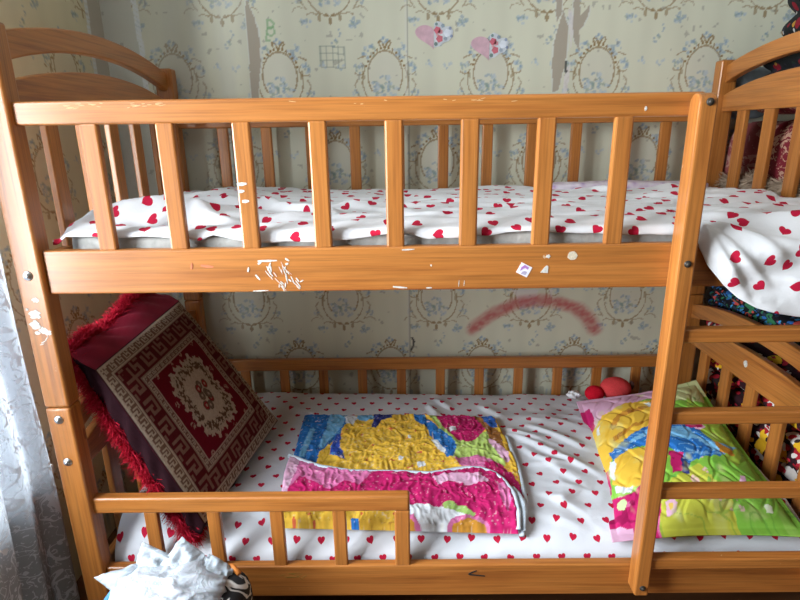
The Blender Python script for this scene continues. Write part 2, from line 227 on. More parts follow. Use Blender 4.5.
def paper(H,Z,off):
    """wallpaper colour over horizontal H and height Z"""
    C=np.tile(BEIGE,(len(H),1))
    st=np.sin(H*2*np.pi/.118)*.5+np.sin(H*2*np.pi/.059+1)*.3
    C*=(1+.035*st+.05*fbm(H*6,Z*3,3))[:,None]
    GOLDB=(.28,.19,.085)
    for zc,par in ROWS:
        mk=np.abs(Z-zc)<.21
        if not mk.any(): continue
        h=H[mk]-off-par*PX/2; x=h-np.round(h/PX)*PX; z=Z[mk]-zc; c=C[mk]
        wob=vn(H[mk]*160,Z[mk]*160)
        r=np.hypot(x/.058,z/.075)
        lay(c,(r<1)*.35,(.60,.575,.50))
        lay(c,(np.abs(r-1)<.042)*(z>-.052)*.8,GOLDB)
        for k in range(13):
            a=math.radians(20+k*140/12); lay(c,np.hypot(x-.066*math.cos(a),z-.084*math.sin(a))<.0042,GOLDB)
        ax=np.abs(x)
        def stroke(pts,w,al=.75): lay(c,(segd(ax,z,pts)<w*(.75+.9*wob))*al,GOLDB)
        stroke([(.014,.088),(.02,.098),(.017,.106),(.009,.1),(.004,.09),(0,.082)],.0038,.9)
        stroke([(.066,.06),(.078,.056),(.092,.05)],.003); 
        t=np.linspace(2.2,5.6,9); stroke([(.086+.019*math.cos(a),.02+.02*math.sin(a)) for a in t],.0024)
        stroke([(.07,-.01),(.074,.012)],.005,.6)
        t=np.linspace(.25,-1.45,12); stroke([(.083*math.cos(a)-.006,-.016+.088*math.sin(a)) for a in t],.003)
        stroke([(.092,-.014),(.103,-.03),(.096,-.05),(.088,-.068),(.078,-.082)],.0032,.6)
        stroke([(.086,-.08),(.1,-.074),(.116,-.08),(.122,-.09)],.0024,.6)
        stroke([(.03,-.098),(.045,-.098),(.062,-.092),(.075,-.098)],.0028,.65)
        lay(c,(np.hypot(x/.006,(z+.118)/.012)<1)*.85,GOLDB); lay(c,(np.hypot((ax-.034)/.006,(z+.109)/.01)<1)*.7,GOLDB)
        lay(c,(np.hypot((ax-.012)/.009,(z+.101)/.005)<1)*.7,GOLDB)
        for fx,fz,s,q in _fl:
            m=np.hypot(x-fx,z-fz)<s
            lay(c,m*.62,(.24,.34,.44) if q<.5 else ((.42,.50,.57) if q<.85 else (.26,.34,.27)))
        C[mk]=c
    return C
def axisgrid(dense,lo,hi,step,coarse=.08):
    a,b=dense; p=[np.arange(a,b+step/2,step)]
    if a-lo>1e-6: p.insert(0,np.linspace(lo,a,max(2,int((a-lo)/coarse)+1))[:-1])
    if hi-p[-1][-1]>1e-6: p.append(np.linspace(p[-1][-1],hi,max(2,int((hi-b)/coarse)+1))[1:])
    return np.concatenate(p)
WALLP=attr_mat('old_wallpaper',.75,.25)
xs=axisgrid((-.985,1.27),-.985,XRW,.0036); zs_=axisgrid((.28,1.69),0,CEIL,.0036)
X,Z=[a.ravel() for a in np.meshgrid(xs,zs_,indexing='ij')]
C=paper(X,Z,.294)
PLAST=(.40,.355,.285)
jag=.008*fbm(Z*9,Z*0+3,3)
lay(C,(X<-.879+jag)*1.0,(.52,.525,.46))                                     # bare plaster in the corner
w=np.abs(X+.870-jag*.6)-.009; lay(C,(w<0)*(.6+.4*(np.sin(Z*420+X*300)>-.3)),(.66,.69,.69))
lay(C,(X>-.86)*(X<-.50)*np.clip(.5+1.6*fbm(X*22,Z*1.5,3),0,1)*.38,(.50,.50,.44))
for T in TEAR:
    p=np.array(T); cx=p.mean(0); grow=(p-cx)*[1.22,1.03]+cx
    lay(C,inpoly(X,Z,grow)*.8,(.62,.64,.58)); lay(C,inpoly(X+.003*fbm(Z*40,X*40,2),Z,p)*1.,PLAST)
for T in WHITE: lay(C,inpoly(X,Z,T)*.75,(.66,.62,.62))
for T in RED: lay(C,np.clip(1.3-segd(X,Z,T)/.024,0,1)*(.62+.45*vn(X*40+Z*60,Z*120-X*90)),(.47,.11,.11))
for T in GREEN: lay(C,(segd(X,Z,T)<.0032)*.6,(.16,.38,.16))
for T in GRID: lay(C,(segd(X,Z,T)<.002)*.55,(.22,.27,.22))
for T in BLK: lay(C,(segd(X,Z,T)<.004)*.9,(.05,.05,.05))
lay(C,(np.abs(X-.017-.006*fbm(Z*3,Z*0,2))<.0022)*.6,(.22,.22,.18)); lay(C,(np.abs(X-.011)<.004)*.4,(.66,.66,.6))
lay(C,(fbm(X*45,Z*45,2)>.5)*.5,(.25,.24,.2))
V=np.stack([X,np.full_like(X,YW),Z],1)
tag(mesh('wall_back',V,gridF(len(xs),len(zs_),0,False),WALLP,col=C,smooth=False),kind='structure')
# left wall with the window opening
WY0,WY1,WZ0,WZ1=-1.15,.165,.42,2.15
ys=axisgrid((WY1,.893),WY1,YW,.0042); zz=axisgrid((.10,1.69),0,CEIL,.0042)
Y,Z=[a.ravel() for a in np.meshgrid(ys,zz,indexing='ij')]
C=paper(Y,Z,.46-PX/2)*np.array((1.0,.93,.82))  # brown multiplier paints warm bounce and shade into this wall's paper
jag=.008*fbm(Z*9,Z*0+8,3)
lay(C,(Y>.815+jag)*1.,(.46,.43,.36)); lay(C,(np.abs(Y-.805-jag)<.010)*(.6+.4*(np.sin(Z*420)>-.3)),(.66,.69,.69))  # same bare plaster as the back wall, shade painted in as darker brown
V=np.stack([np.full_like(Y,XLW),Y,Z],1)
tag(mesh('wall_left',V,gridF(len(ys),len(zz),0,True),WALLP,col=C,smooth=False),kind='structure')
PAPERPLAIN=plain('plain_wallpaper',(.24,.20,.15),.75,.25,0,0,8)
for nm,y,z in (('wall_left_under',(WY0,WY1),(0,WZ0)),('wall_left_over',(WY0,WY1),(WZ1,CEIL)),('wall_left_far',(YF,WY0),(0,CEIL))):
    tag(box('wall_left',PAPERPLAIN,None,(XLW-.10,XLW),y,z,0),kind='structure')
tag(box('wall_right',PAPERPLAIN,None,(XRW,XRW+.1),(YF,YW),(0,CEIL),0),kind='structure')
tag(box('wall_front',PAPERPLAIN,None,(XLW-.1,XRW+.1),(YF-.1,YF),(0,CEIL),0),kind='structure')
tag(box('ceiling',plain('whitewash',(.60,.60,.57),.9,.1),None,(XLW-.1,XRW+.1),(YF-.1,YW+.1),(CEIL,CEIL+.1),0),kind='structure')
fl=N('brown_floorboards',.5,.4); fl.col(fl.ramp(fl.noise(fl.co('Object',(1,14,14)),2,4),[(.3,(.09,.035,.015)),(.7,(.17,.075,.03))]))
tag(box('floor',fl.m,None,(XLW-.1,XRW+.1),(YF-.1,YW+.1),(-.1,0),0),kind='structure')
# window
wf=tag(link(bpy.data.objects.new('window_1',None),None,(XLW,-1.1,WZ0)),kind='structure')
for y in ((WY0,WY0+.06),(-.595,-.525),(WY1-.06,WY1)): box('window_frame',DAYWHITE,wf,(XLW-.085,XLW-.03),y,(WZ0,WZ1),.004)
for z in ((WZ0,WZ0+.06),(WZ1-.06,WZ1)): box('window_frame',DAYWHITE,wf,(XLW-.083,XLW-.032),(WY0+.06,WY1-.06),z,.004)
box('window_sill',DAYWHITE,wf,(XLW-.03,XLW+.03),(WY0-.03,WY1+.03),(WZ0-.03,WZ0),.006)
g=N('clear_glass',.02); g.t.nodes.remove(g.b)
tr=g.n('ShaderNodeBsdfTransparent'); gl=g.n('ShaderNodeBsdfGlossy'); gl.inputs['Roughness'].default_value=.02; mx=g.n('ShaderNodeMixShader'); mx.inputs[0].default_value=.06
g.l(tr.outputs[0],mx.inputs[1]); g.l(gl.outputs[0],mx.inputs[2]); g.l(mx.outputs[0],g.t.nodes['Material Output'].inputs['Surface'])
for y in ((WY0+.06,-.595),(-.525,WY1-.06)): box('window_pane',g.m,wf,(XLW-.06,XLW-.056),y,(WZ0+.06,WZ1-.06),0)
# ------------------------------------------------------------------ bunk bed
XL,XR,W=-.7512,1.0234,.865
bed=thing('bunk_bed',(.136,.43,0),'orange varnished pine bunk bed with guard rails, arched ends and a ladder','bed')
def bolt(parent,x,y,z,m=STEEL,r=.0105):
    bm=bmesh.new(); 
    for rr,d0,d1 in ((r,0,-.0025),(r*.62,-.0025,-.006)):
        t=bmesh.ops.create_cone(bm,cap_ends=True,segments=24,radius1=rr,radius2=rr*.86,depth=d0-d1)
        for v in t['verts']: v.co=Vector((v.co.x,-v.co.z+(d0+d1)/2*1.0,v.co.y))
    return bm_obj('bolt',bm,m,parent,(x,y,z),True)
posts={}
for sx in (0,1):
    x=(XL-.056,XL) if sx==0 else (XR,XR+.056)
    for y in ((0,.045),(W-.045,W)):
        lo=box('post',WZ,bed,x,y,(0,.683),.006,3); up=box('post',WZ,bed,x,y,(.6845,1.4685),.006,3)
        posts[(sx,y[0])]=(lo,up)
        if y[0]==0:
            xc=sum(x)/2-.001
            bolt(up,xc,0,.987); bolt(lo,xc,0,.655); bolt(lo,xc,0,.547)
# head and foot ends
def arch(y0,y1,zb0,zb1,zt0,zt1,n=24):
    t=np.linspace(0,1,n); s=4*t*(1-t); s=s**.92
    return [(y0+(y1-y0)*a,zt0+(zt1-zt0)*b) for a,b in zip(t,s)]+[(y0+(y1-y0)*a,zb0+(zb1-zb0)*b) for a,b in zip(t[::-1],s[::-1])]
for sx in (0,1):
    xc=XL-.030 if sx==0 else XR+.030
    for dz in (0,-.805):
        prism('end_arch',WY,bed,arch(.040,W-.040,1.398+dz,1.453+dz,1.452+dz,1.503+dz),'X',xc-.0125,xc+.0125,.004)
        p=arch(.043,W-.043,1.310+dz,1.310+dz,1.362+dz,1.412+dz)
        prism('end_panel',WY,bed,p,'X',xc-.011,xc+.011,.003)
        box('end_board',WY,bed,(xc-.011,xc+.011),(.043,W-.043),((.945 if dz==0 else .15),(1.02 if dz==0 else .225)),.003)
        z0,z1=(1.018,1.313) if dz==0 else (.223,.508)
        s0=box('end_slat',WZ,bed,(xc-.008,xc+.008),(.145,.190),(z0,z1),.003)
        for k in range(1,5): copy(s0,(0,.1362*k,0))
# long sides
def rail(name,x,y,z,b=.005): return box(name,WX,bed,x,y,z,b,3)
YR=.012
fr=rail('guard_rail',(XL-.012,.572),(YR,YR+.026),(1.2825,1.3267),.006)
sb=rail('side_board',(XL,XR),(YR,YR+.024),(.9428,1.0363))
s0=box('guard_slat',WZ,bed,(-.6315,-.5955),(YR+.002,YR+.018),(1.034,1.2845),.004)
for k in range(1,8): copy(s0,(.1482*k,0,0))
rail('back_guard_rail',(XL,XR),(.822,.846),(1.2808,1.325)); rail('back_board',(XL,XR),(.822,.846),(.9428,1.0363))
s1=box('guard_slat',WZ,bed,(-.625,-.589),(.826,.842),(1.034,1.283),.004)
for k in range(1,12): copy(s1,(.1482*k-.002,0,0))
lb=rail('side_board',(XL,XR),(YR,YR+.024),(.1458,.2388)); rail('back_board',(XL,XR),(.822,.846),(.1458,.2388))
tr_=rail('low_guard_rail',(XL-.004,.003),(YR,YR+.028),(.3955,.4378),.006)
s2=box('low_guard_slat',WZ,bed,(-.636,-.604),(YR+.003,YR+.019),(.2365,.3975),.003)
for k in (1,2,3): copy(s2,(.151*k,0,0))
box('low_guard_end',WZ,bed,(-.034,.003),(YR+.001,YR+.026),(.2365,.3965),.004)
rail('back_guard_rail',(XL,XR),(.822,.846),(.4012,.4459))
s3=box('low_guard_slat',WZ,bed,(-.630,-.595),(.826,.842),(.2365,.403),.003)
for k in range(1,11): copy(s3,(.1482*k,0,0))
ply=plain('plywood',(.46,.30,.15),.7)
box('bed_base',ply,bed,(XL+.002,XR-.002),(.038,.820),(.944,.956),0); box('bed_base',ply,bed,(XL+.002,XR-.002),(.038,.820),(.150,.162),0)
# ladder
def ladder_rail(x0):
    zz=[(-.030,.184),(-.030,1.300)]+[(-.030+.021-.021*math.cos(a),1.302+.021*math.sin(a)) for a in np.linspace(.15,math.pi-.15,10)]+[(.0118,1.300),(.0118,.184)]
    o=prism('ladder_rail',WZ,bed,zz,'X',x0,x0+.0345,.004); return o
la=ladder_rail(.5405); lb2=ladder_rail(.975)
for o,x in ((la,.559),(lb2,.993)):
    for z in (1.306,1.002,.205): bolt(o,x,-.0295,z,DARKHOLE,.0075)
for zc in (.846,.655,.463,.267): box('ladder_rung',WX,bed,(.573,.977),(-.022,.006),(zc-.0165,zc+.0145),.005,3)
# chips, stickers and pen marks on the wood
def blot(parent,name,mat,cx,cz,poly,y=YR,th=.0007):
    pts=[(cx+a,cz+b) for a,b in poly]; return prism(name,mat,parent,pts,'Y',y-th*random.uniform(.7,1.7),y+.0003,0)
def splat(rx,rz,n=11,j=.5): return [(rx*math.cos(6.283*i/n)*random.uniform(1-j,1),rz*math.sin(6.283*i/n)*random.uniform(1-j,1)) for i in range(n)]
def dash(l,wd,ang):
    c,s=math.cos(ang),math.sin(ang); q=[(-l/2,-wd*.3),(0,-wd/2),(l/2,-wd*.2),(l/2,wd*.25),(0,wd/2),(-l/2,wd*.4)]
    return [(a*c-b*s,a*s+b*c) for a,b in q]
for x,z,l,wd,an in [(-.286,1.010,.040,.0045,.02),(-.302,1.006,.010,.005,.7),(-.283,.998,.018,.004,1.2),(-.327,.992,.010,.004,1.4),(-.309,.975,.014,.004,-.9),
    (-.245,1.012,.010,.004,-.6),(-.246,1.003,.006,.005,.3),(-.218,.966,.008,.003,.5),(-.305,.946,.032,.0025,.03),(-.013,.950,.030,.004,-.1),(.005,1.030,.026,.003,.05),(.048,.948,.012,.003,0),(.110,.957,.014,.0015,1.5),(.121,.957,.012,.0015,1.5)]:
    blot(sb,'paint_chip',SCUFF,x,z,dash(l,wd,an))
for x,z,an,n_ in [(-.268,.970,-1.05,14),(-.251,.982,-1.42,13),(-.235,.968,-1.12,12)]:
    for k in range(n_):
        t=random.uniform(-1,1); blot(sb,'paint_chip',SCUFF if k%4 else PINKSCUFF,x+.026*t*math.cos(an)+random.gauss(0,.0032)*(1.3-t*.5),max(.9465,z+.026*t*math.sin(an)),dash(random.uniform(.006,.017),random.uniform(.0012,.0032),an+random.gauss(0,.22)))
blot(sb,'paint_chip',SCUFF,.292,1.012,splat(.006,.005)); blot(sb,'paint_chip',SCUFF,.287,.985,[(-.009,-.007),(.007,-.008),(.007,.006),(.004,.008),(-.001,.004)])
blot(sb,'paint_chip',SCUFF,.565,1.008,splat(.003,.006)); blot(sb,'paint_chip',SCUFF,.052,.996,splat(.002,.003))
st=blot(sb,'peeled_sticker',plain('peeled_paper',(.62,.54,.42),.8,.2,0,.5,300),.342,1.013,splat(.011,.010,16,.15)); st['label']='round half-peeled sticker'
sq=blot(sb,'sticker',plain('white_paper',(.80,.77,.84),.5),.2445,.984,[(-.0165,-.0045),(.006,-.016),(.0165,.005),(-.006,.0165)]); sq['label']='small white square sticker with a purple picture'
blot(sq,'sticker_print',plain('purple_print',(.42,.20,.52),.5),.2445,.9865,[(-.009,-.004),(-.006,.004),(.001,.0085),(.009,.003),(.007,-.002),(.002,.002),(-.003,.0)],YR-.0006)
blot(sq,'sticker_print',plain('grey_print',(.40,.36,.50),.5),.2445,.979,[(-.007,-.003),(.003,-.006),(.006,.001),(.001,.003),(-.004,.002)],YR-.0006)
for x,z,l,wd,an in [(-.412,1.0,.026,.006,-.12),(-.444,1.001,.013,.0045,1.45)]: blot(sb,'crayon_mark',REDSCUFF,x,z,dash(l,wd,an))
pu=posts[(0,0)][1]
for x,z,rx,rz in [(-.783,.903,.016,.014),(-.787,.880,.014,.012),(-.772,.868,.012,.009),(-.763,.862,.009,.008),(-.786,.862,.008,.005),(-.775,.935,.010,.007),(-.797,.915,.004,.004)]:
    blot(pu,'sticker_scrap',SCUFF,x,z,splat(rx,rz,15,.45),0)
for x,z,l,an in [(-.776,.842,.014,.5),(-.768,.85,.012,.9),(-.781,.836,.010,.3)]: blot(pu,'paint_chip',SCUFF,x,z,dash(l,.002,an),0)
s2nd=bpy.data.objects['guard_slat.002']
for x,z,l in [(-.3245,1.166,.020),(-.327,1.152,.013),(-.320,1.132,.014)]: blot(s2nd,'paint_chip',SCUFF,x,z,dash(l,.007,.05),YR+.002)
blot(fr,'paint_chip',SCUFF,.46,1.297,splat(.003,.006,9,.6),YR)
for k in range(34):
    x=random.choice([random.uniform(-.66,-.45),random.uniform(-.30,.5)]); blot(fr,'paint_chip',plain('worn_edge',(.58,.36,.17),.7) if k==0 else bpy.data.materials['worn_edge'],x,1.3185+random.uniform(-.006,.003),dash(random.uniform(.005,.014),random.uniform(.001,.002),random.uniform(-.2,.2)),YR)
blot(lb,'pen_mark',BLACKINK,.163,.211,[(-.018,.001),(-.008,.008),(.003,.012),(.004,.010),(-.006,.005),(-.013,.001),(.024,-.004),(.024,-.007),(-.014,-.0025)])
for k,(x,z,l,an) in enumerate([(-.315,.213,.014,.3),(-.30,.207,.02,0),(-.29,.216,.016,-.3),(-.275,.21,.02,.5),(-.27,.203,.024,-.7),(-.26,.208,.015,.6),(-.29,.206,.03,.05),(-.285,.218,.03,.08)]): blot(lb,'pen_mark',GREENINK,x,z,dash(l,.0013,an))
ep=bpy.data.objects['end_panel.003'] if 'end_panel.003' in bpy.data.objects else None
if ep: prism('paint_chip',SCUFF,ep,[(.475+a,.565+b) for a,b in splat(.016,.014,12,.6)],'X',XR+.0180,XR+.0195,0)
# ------------------------------------------------------------------ mattresses and sheets
def softbox(name,mat,parent,x,y,z,n=14,p=8,layers=0,noise=.004,ns=6,disp=.04,mesh_loc=None,sub=None):
    bm=bmesh.new(); bmesh.ops.create_cube(bm,size=2); bmesh.ops.subdivide_edges(bm,edges=bm.edges[:],cuts=n,use_grid_fill=True)
    V=np.array([v.co for v in bm.verts]); F=[[v.index for v in f.verts] for f in bm.faces]; bm.free()
    m=np.abs(V).max(1,keepdims=True); q=V*m/((np.abs(V)**p).sum(1,keepdims=True)**(1/p))
    if layers:
        g=np.abs(np.cos(np.pi*layers*(q[:,2]+1)/2)); s=1-disp*(1-np.sqrt(np.clip(1-g**2,0,1))); q[:,0]*=s; q[:,1]*=s
    c=np.array([(a+b)/2 for a,b in (x,y,z)]); h=np.array([(b-a)/2 for a,b in (x,y,z)])
    P=c+q*h
    dn=q/np.linalg.norm(q,axis=1,keepdims=True)
    P+=dn*(noise*2*fbm(P[:,0]*ns+P[:,2]*ns*1.3,P[:,1]*ns-P[:,2]*ns*.7,3))[:,None]
    return mesh(name,P,F,mat,parent,tuple(c) if mesh_loc is None else mesh_loc)
tag(softbox('mattress',FLEECE,None,(-.742,1.012),(.046,.812),(.958,1.062),40,14,0,.003,9),'thin grey fleecy mattress of the upper bunk, showing under the sheet hem','mattress')
tag(softbox('mattress',plain('ticking',(.70,.70,.72),.9,.1,0,.3,60),None,(-.742,1.012),(.050,.812),(.164,.236),40,14,0,.002,9),'mattress of the lower bunk lying under the heart-print sheet','mattress')
def sheet(name,mat,x0,x1,path,nx,nv,disp,label):
    """path(X)->list of (Y,Z) control points from the wall edge to the front hem"""
    xs=np.linspace(x0,x1,nx); G=np.zeros((nx,nv,3)); UV=np.zeros((nx,nv,2))
    for i,x in enumerate(xs):
        p=np.array(path(x)); 
        for _ in range(2):                                          # corner cutting
            a=p[:-1]*.75+p[1:]*.25; b=p[:-1]*.25+p[1:]*.75; p=np.vstack([p[:1],np.stack([a,b],1).reshape(-1,2),p[-1:]])
        s=np.concatenate([[0],np.cumsum(np.hypot(*np.diff(p,axis=0).T))]); t=np.linspace(0,s[-1],nv)
        G[i,:,0]=x; G[i,:,1]=np.interp(t,s,p[:,0]); G[i,:,2]=np.interp(t,s,p[:,1]); UV[i,:,0]=x; UV[i,:,1]=-t
    G=disp(G,UV); o=mesh(name,G.reshape(-1,3),gridF(nx,nv),mat,None,((x0+x1)/2,.4,G[:,:,2].min()),uv=UV.reshape(-1,2))
    md=o.modifiers.new('cloth','SOLIDIFY'); md.thickness=.0016; md.offset=1
    tag(o,label,'bed sheet'); return o
HX=[-.745,-.73,-.71,-.66,-.60,-.55,-.47,-.43,-.40,-.35,-.31,-.25,-.20,-.12,-.04,.0,.05,.12,.17,.21,.25,.29,.35,.42,.48,.55,.60]
HZ=[1.044,1.044,1.062,1.062,1.056,1.060,1.056,1.050,1.062,1.050,1.042,1.046,1.044,1.046,1.058,1.060,1.048,1.051,1.052,1.060,1.062,1.058,1.056,1.052,1.050,1.050,1.050]
DX=[.575,.589,.609,.645,.68,.72,.765,.81,.87,.93,1.0]; DZ=[1.04,1.025,.995,.954,.925,.904,.892,.884,.878,.88,.885]
def pathU(x):
    hz=np.interp(x,HX,HZ); w=float(sst(.580,.612,x))
    zl=1.073-.020*float(sst(-.70,-.745,x))
    a=np.array([(.800,1.072),(.60,zl+.002),(.30,zl+.004),(.10,zl+.003),(.062,zl),(.044,zl-.004),(.041,1.06),(.040,hz)])
    dz=np.interp(x,DX,DZ)
    b=np.array([(.800,1.072),(.60,1.076),(.30,1.078),(.10,1.074),(.05,1.068),(.004,1.052),(-.004,1.02),(-.006,min(dz,1.02))])
    return a*(1-w)+b*w
def dispU(G,UV):
    X,Y,Z=G[...,0],G[...,1],G[...,2]; T=-UV[...,1]
    top=sst(1.0,1.062,Z)*sst(.055,.10,Y)
    rg=ridge(X*2.6+Y*1.2,Y*15-X*1.2,3); f=fbm(X*7,Y*9,3)
    amp=top*(.0075+.009*sst(-.2,-.55,X)+.004*sst(.5,.7,X)*1.0)*(1-.75*sst(.62,.70,Y)*sst(.40,.46,X))
    Z+=amp*(rg*3.0+f*.7+.15)
    bump=lambda cx,cy,sx,sy,ang=0:np.exp(-(((X-cx)*math.cos(ang)+(Y-cy)*math.sin(ang))/sx)**2-((-(X-cx)*math.sin(ang)+(Y-cy)*math.cos(ang))/sy)**2)
    Z+=top*(.008*bump(-.655,.20,.05,.045)+.010*bump(-.60,.17,.14,.020,.25)+.014*bump(-.45,.13,.16,.016,-.35)+.016*bump(-.30,.25,.14,.018,-.5)+.020*bump(-.52,.45,.10,.05)+.014*bump(.53,.62,.03,.04)+.018*bump(.85,.70,.05,.03)+.01*bump(.0,.3,.3,.02,.05))
    def crease(A,B,x0,y0,x1,y1,w,h,wb=.012):
        dx,dy=x1-x0,y1-y0; t=((A-x0)*dx+(B-y0)*dy)/(dx*dx+dy*dy); d=((A-x0)*dy-(B-y0)*dx)/math.hypot(dx,dy)+wb*vn(A*13,B*13)
        return h*np.where(d>0,np.exp(-(d/w)**2),np.exp(-(d/(w*2.6))**2))*sst(-.15,.25,t)*sst(1.15,.7,t)
    for q in [(-.72,.28,-.44,.13,.009,.011),(-.66,.13,-.45,.24,.012,.014),(-.50,.11,-.33,.22,.010,.016),(-.40,.30,-.15,.16,.010,.012),(-.58,.38,-.30,.30,.012,.010),(-.30,.12,-.10,.20,.009,.010),(-.20,.32,.05,.20,.010,.008),(-.05,.14,.20,.10,.008,.008),(.0,.40,.5,.36,.010,.006),(.05,.22,.5,.19,.008,.006),(.1,.30,.55,.28,.008,.006),(.2,.14,.5,.13,.008,.007),(-.5,.55,-.1,.50,.012,.007),(-.1,.58,.4,.55,.010,.006),(.55,.40,.95,.30,.012,.008),(.60,.52,.98,.48,.012,.007),(.60,.25,1.0,.33,.012,.008),(.56,.62,.66,.56,.012,.016)]:
        Z+=top*crease(X,Y,*q)
    for q in [(.585,.735,.78,.85,.008,.012),(.59,.765,.70,.93,.008,.010),(.585,.75,.74,.90,.007,.009),(.60,.70,.98,.79,.010,.012),(.70,.80,1.0,.86,.009,.011),(.72,.88,1.0,.90,.010,.010),(.66,.74,.90,.76,.008,.009)]:
        hgt=sst(.59,.61,X)*crease(X,T,*q,wb=.006); fr_=sst(1.0,1.06,Z); Z+=hgt*fr_*(Y>-.02); Y-=hgt*(1-fr_)
    fr=1-sst(.05,.075,Y); 
    Z+=(1-sst(.60,.62,X))*fr*.004*vn(X*28,X*0+2)*sst(1.066,1.05,Z)
    Y+=-fr*(1-sst(.58,.60,X))*(.003+.0045*(vn(X*22,Z*20)+.5))
    dr=sst(.60,.66,X)*sst(1.06,1.00,Z)                               # hanging part: slanting folds
    k=(X-.58)*14+(1.04-Z)*34+3*vn(X*7,Z*7)
    Y-=dr*(.006+.005*np.sin(k)+.006*(ridge(X*9+Z*14,Z*16-X*5,3)*2+.1))
    tf=sst(.60,.68,X)*sst(.0,.05,Y)*sst(.30,.05,Y); Z+=tf*(.007*np.sin((X-.58)*24+Y*46+2*vn(X*8,Y*8))+.012*ridge(X*7-Y*5,Y*12+X*9,3))
    return G
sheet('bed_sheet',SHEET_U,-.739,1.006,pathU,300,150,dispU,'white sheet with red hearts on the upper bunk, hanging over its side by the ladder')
def zlow(X,Y):
    z=.306+.006*sst(.3,.75,Y)-np.interp(Y,[.03,.047,.06,.10,.16,.25],[.09,.066,.046,.020,.005,0])
    z=z+.062*np.exp(-((X+.66)/.085)**2-((Y-.12)/.06)**2)
    return z
def pathL(x):
    zb=float(np.interp(x,[-.6,0,.57],[.314,.306,.286])); return [(.812,zb),(.6,.311),(.3,.307),(.16,.300),(.10,.284),(.060,.258),(.047,.238),(.044,.20)]
def dispL(G,UV):
    X,Y,Z=G[...,0],G[...,1],G[...,2]
    top=sst(.25,.29,Z); m=sst(.34,.46,X)+sst(-.35,-.5,X)
    Z+=top*((.004+.006*m)*(ridge(X*3+Y*5,Y*4-X*3,3)*2.6+.2)+.006*fbm(X*5,Y*5,2)*m)
    Z+=sst(.2,.26,Z)*.062*np.exp(-((X+.66)/.085)**2-((Y-.12)/.06)**2)
    for (x0,y0,x1,y1,w,h) in [(.324,.532,.434,.445,.010,.010),(.33,.50,.55,.27,.009,.012),(.349,.42,.50,.23,.010,.009),(.36,.33,.50,.33,.008,.006),(.40,.55,.56,.40,.010,.010),(.265,.71,.34,.60,.012,.010),(.07,.70,.10,.62,.008,.012),(.10,.76,.16,.68,.009,.008),(.36,.21,.47,.13,.010,.008),(.40,.16,.48,.22,.008,.006),(.30,.13,.46,.09,.009,.006),(-.19,.12,-.02,.10,.008,.008),(-.42,.16,-.30,.08,.012,.012),(-.5,.10,-.36,.20,.012,.012),(-.25,.15,-.10,.09,.008,.006),(.6,.10,.80,.07,.008,.006),(-.45,.70,-.30,.62,.010,.008)]:
        dx,dy=x1-x0,y1-y0; L2=dx*dx+dy*dy; t=((X-x0)*dx+(Y-y0)*dy)/L2; d=((X-x0)*dy-(Y-y0)*dx)/math.sqrt(L2)+.012*vn(X*14,Y*14)
        Z+=sst(.22,.27,Z)*h*np.where(d>0,np.exp(-(d/w)**2),np.exp(-(d/(w*2.6))**2))*sst(-.15,.2,t)*sst(1.15,.7,t)
    Y-=(1-top)*(.0+.005*np.abs(vn(X*18,Z*30)))
    return G
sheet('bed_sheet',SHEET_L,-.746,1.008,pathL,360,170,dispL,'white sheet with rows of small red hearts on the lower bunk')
# lavender blanket along the wall side of the upper bunk
lv=N('lavender_print',.9,.2); v=lv.vor(lv.co('Object',(1,1,1)),38); lv.col(lv.ramp(v,[(.0,(.35,.22,.42)),(.35,(.62,.52,.64)),(.6,(.68,.62,.68))]))
tag(softbox('folded_blanket',lv.m,None,(.47,1.000),(.725,.812),(1.066,1.094),30,5,0,.005,7),'lavender patterned blanket folded along the wall at the right of the upper bunk','blanket')
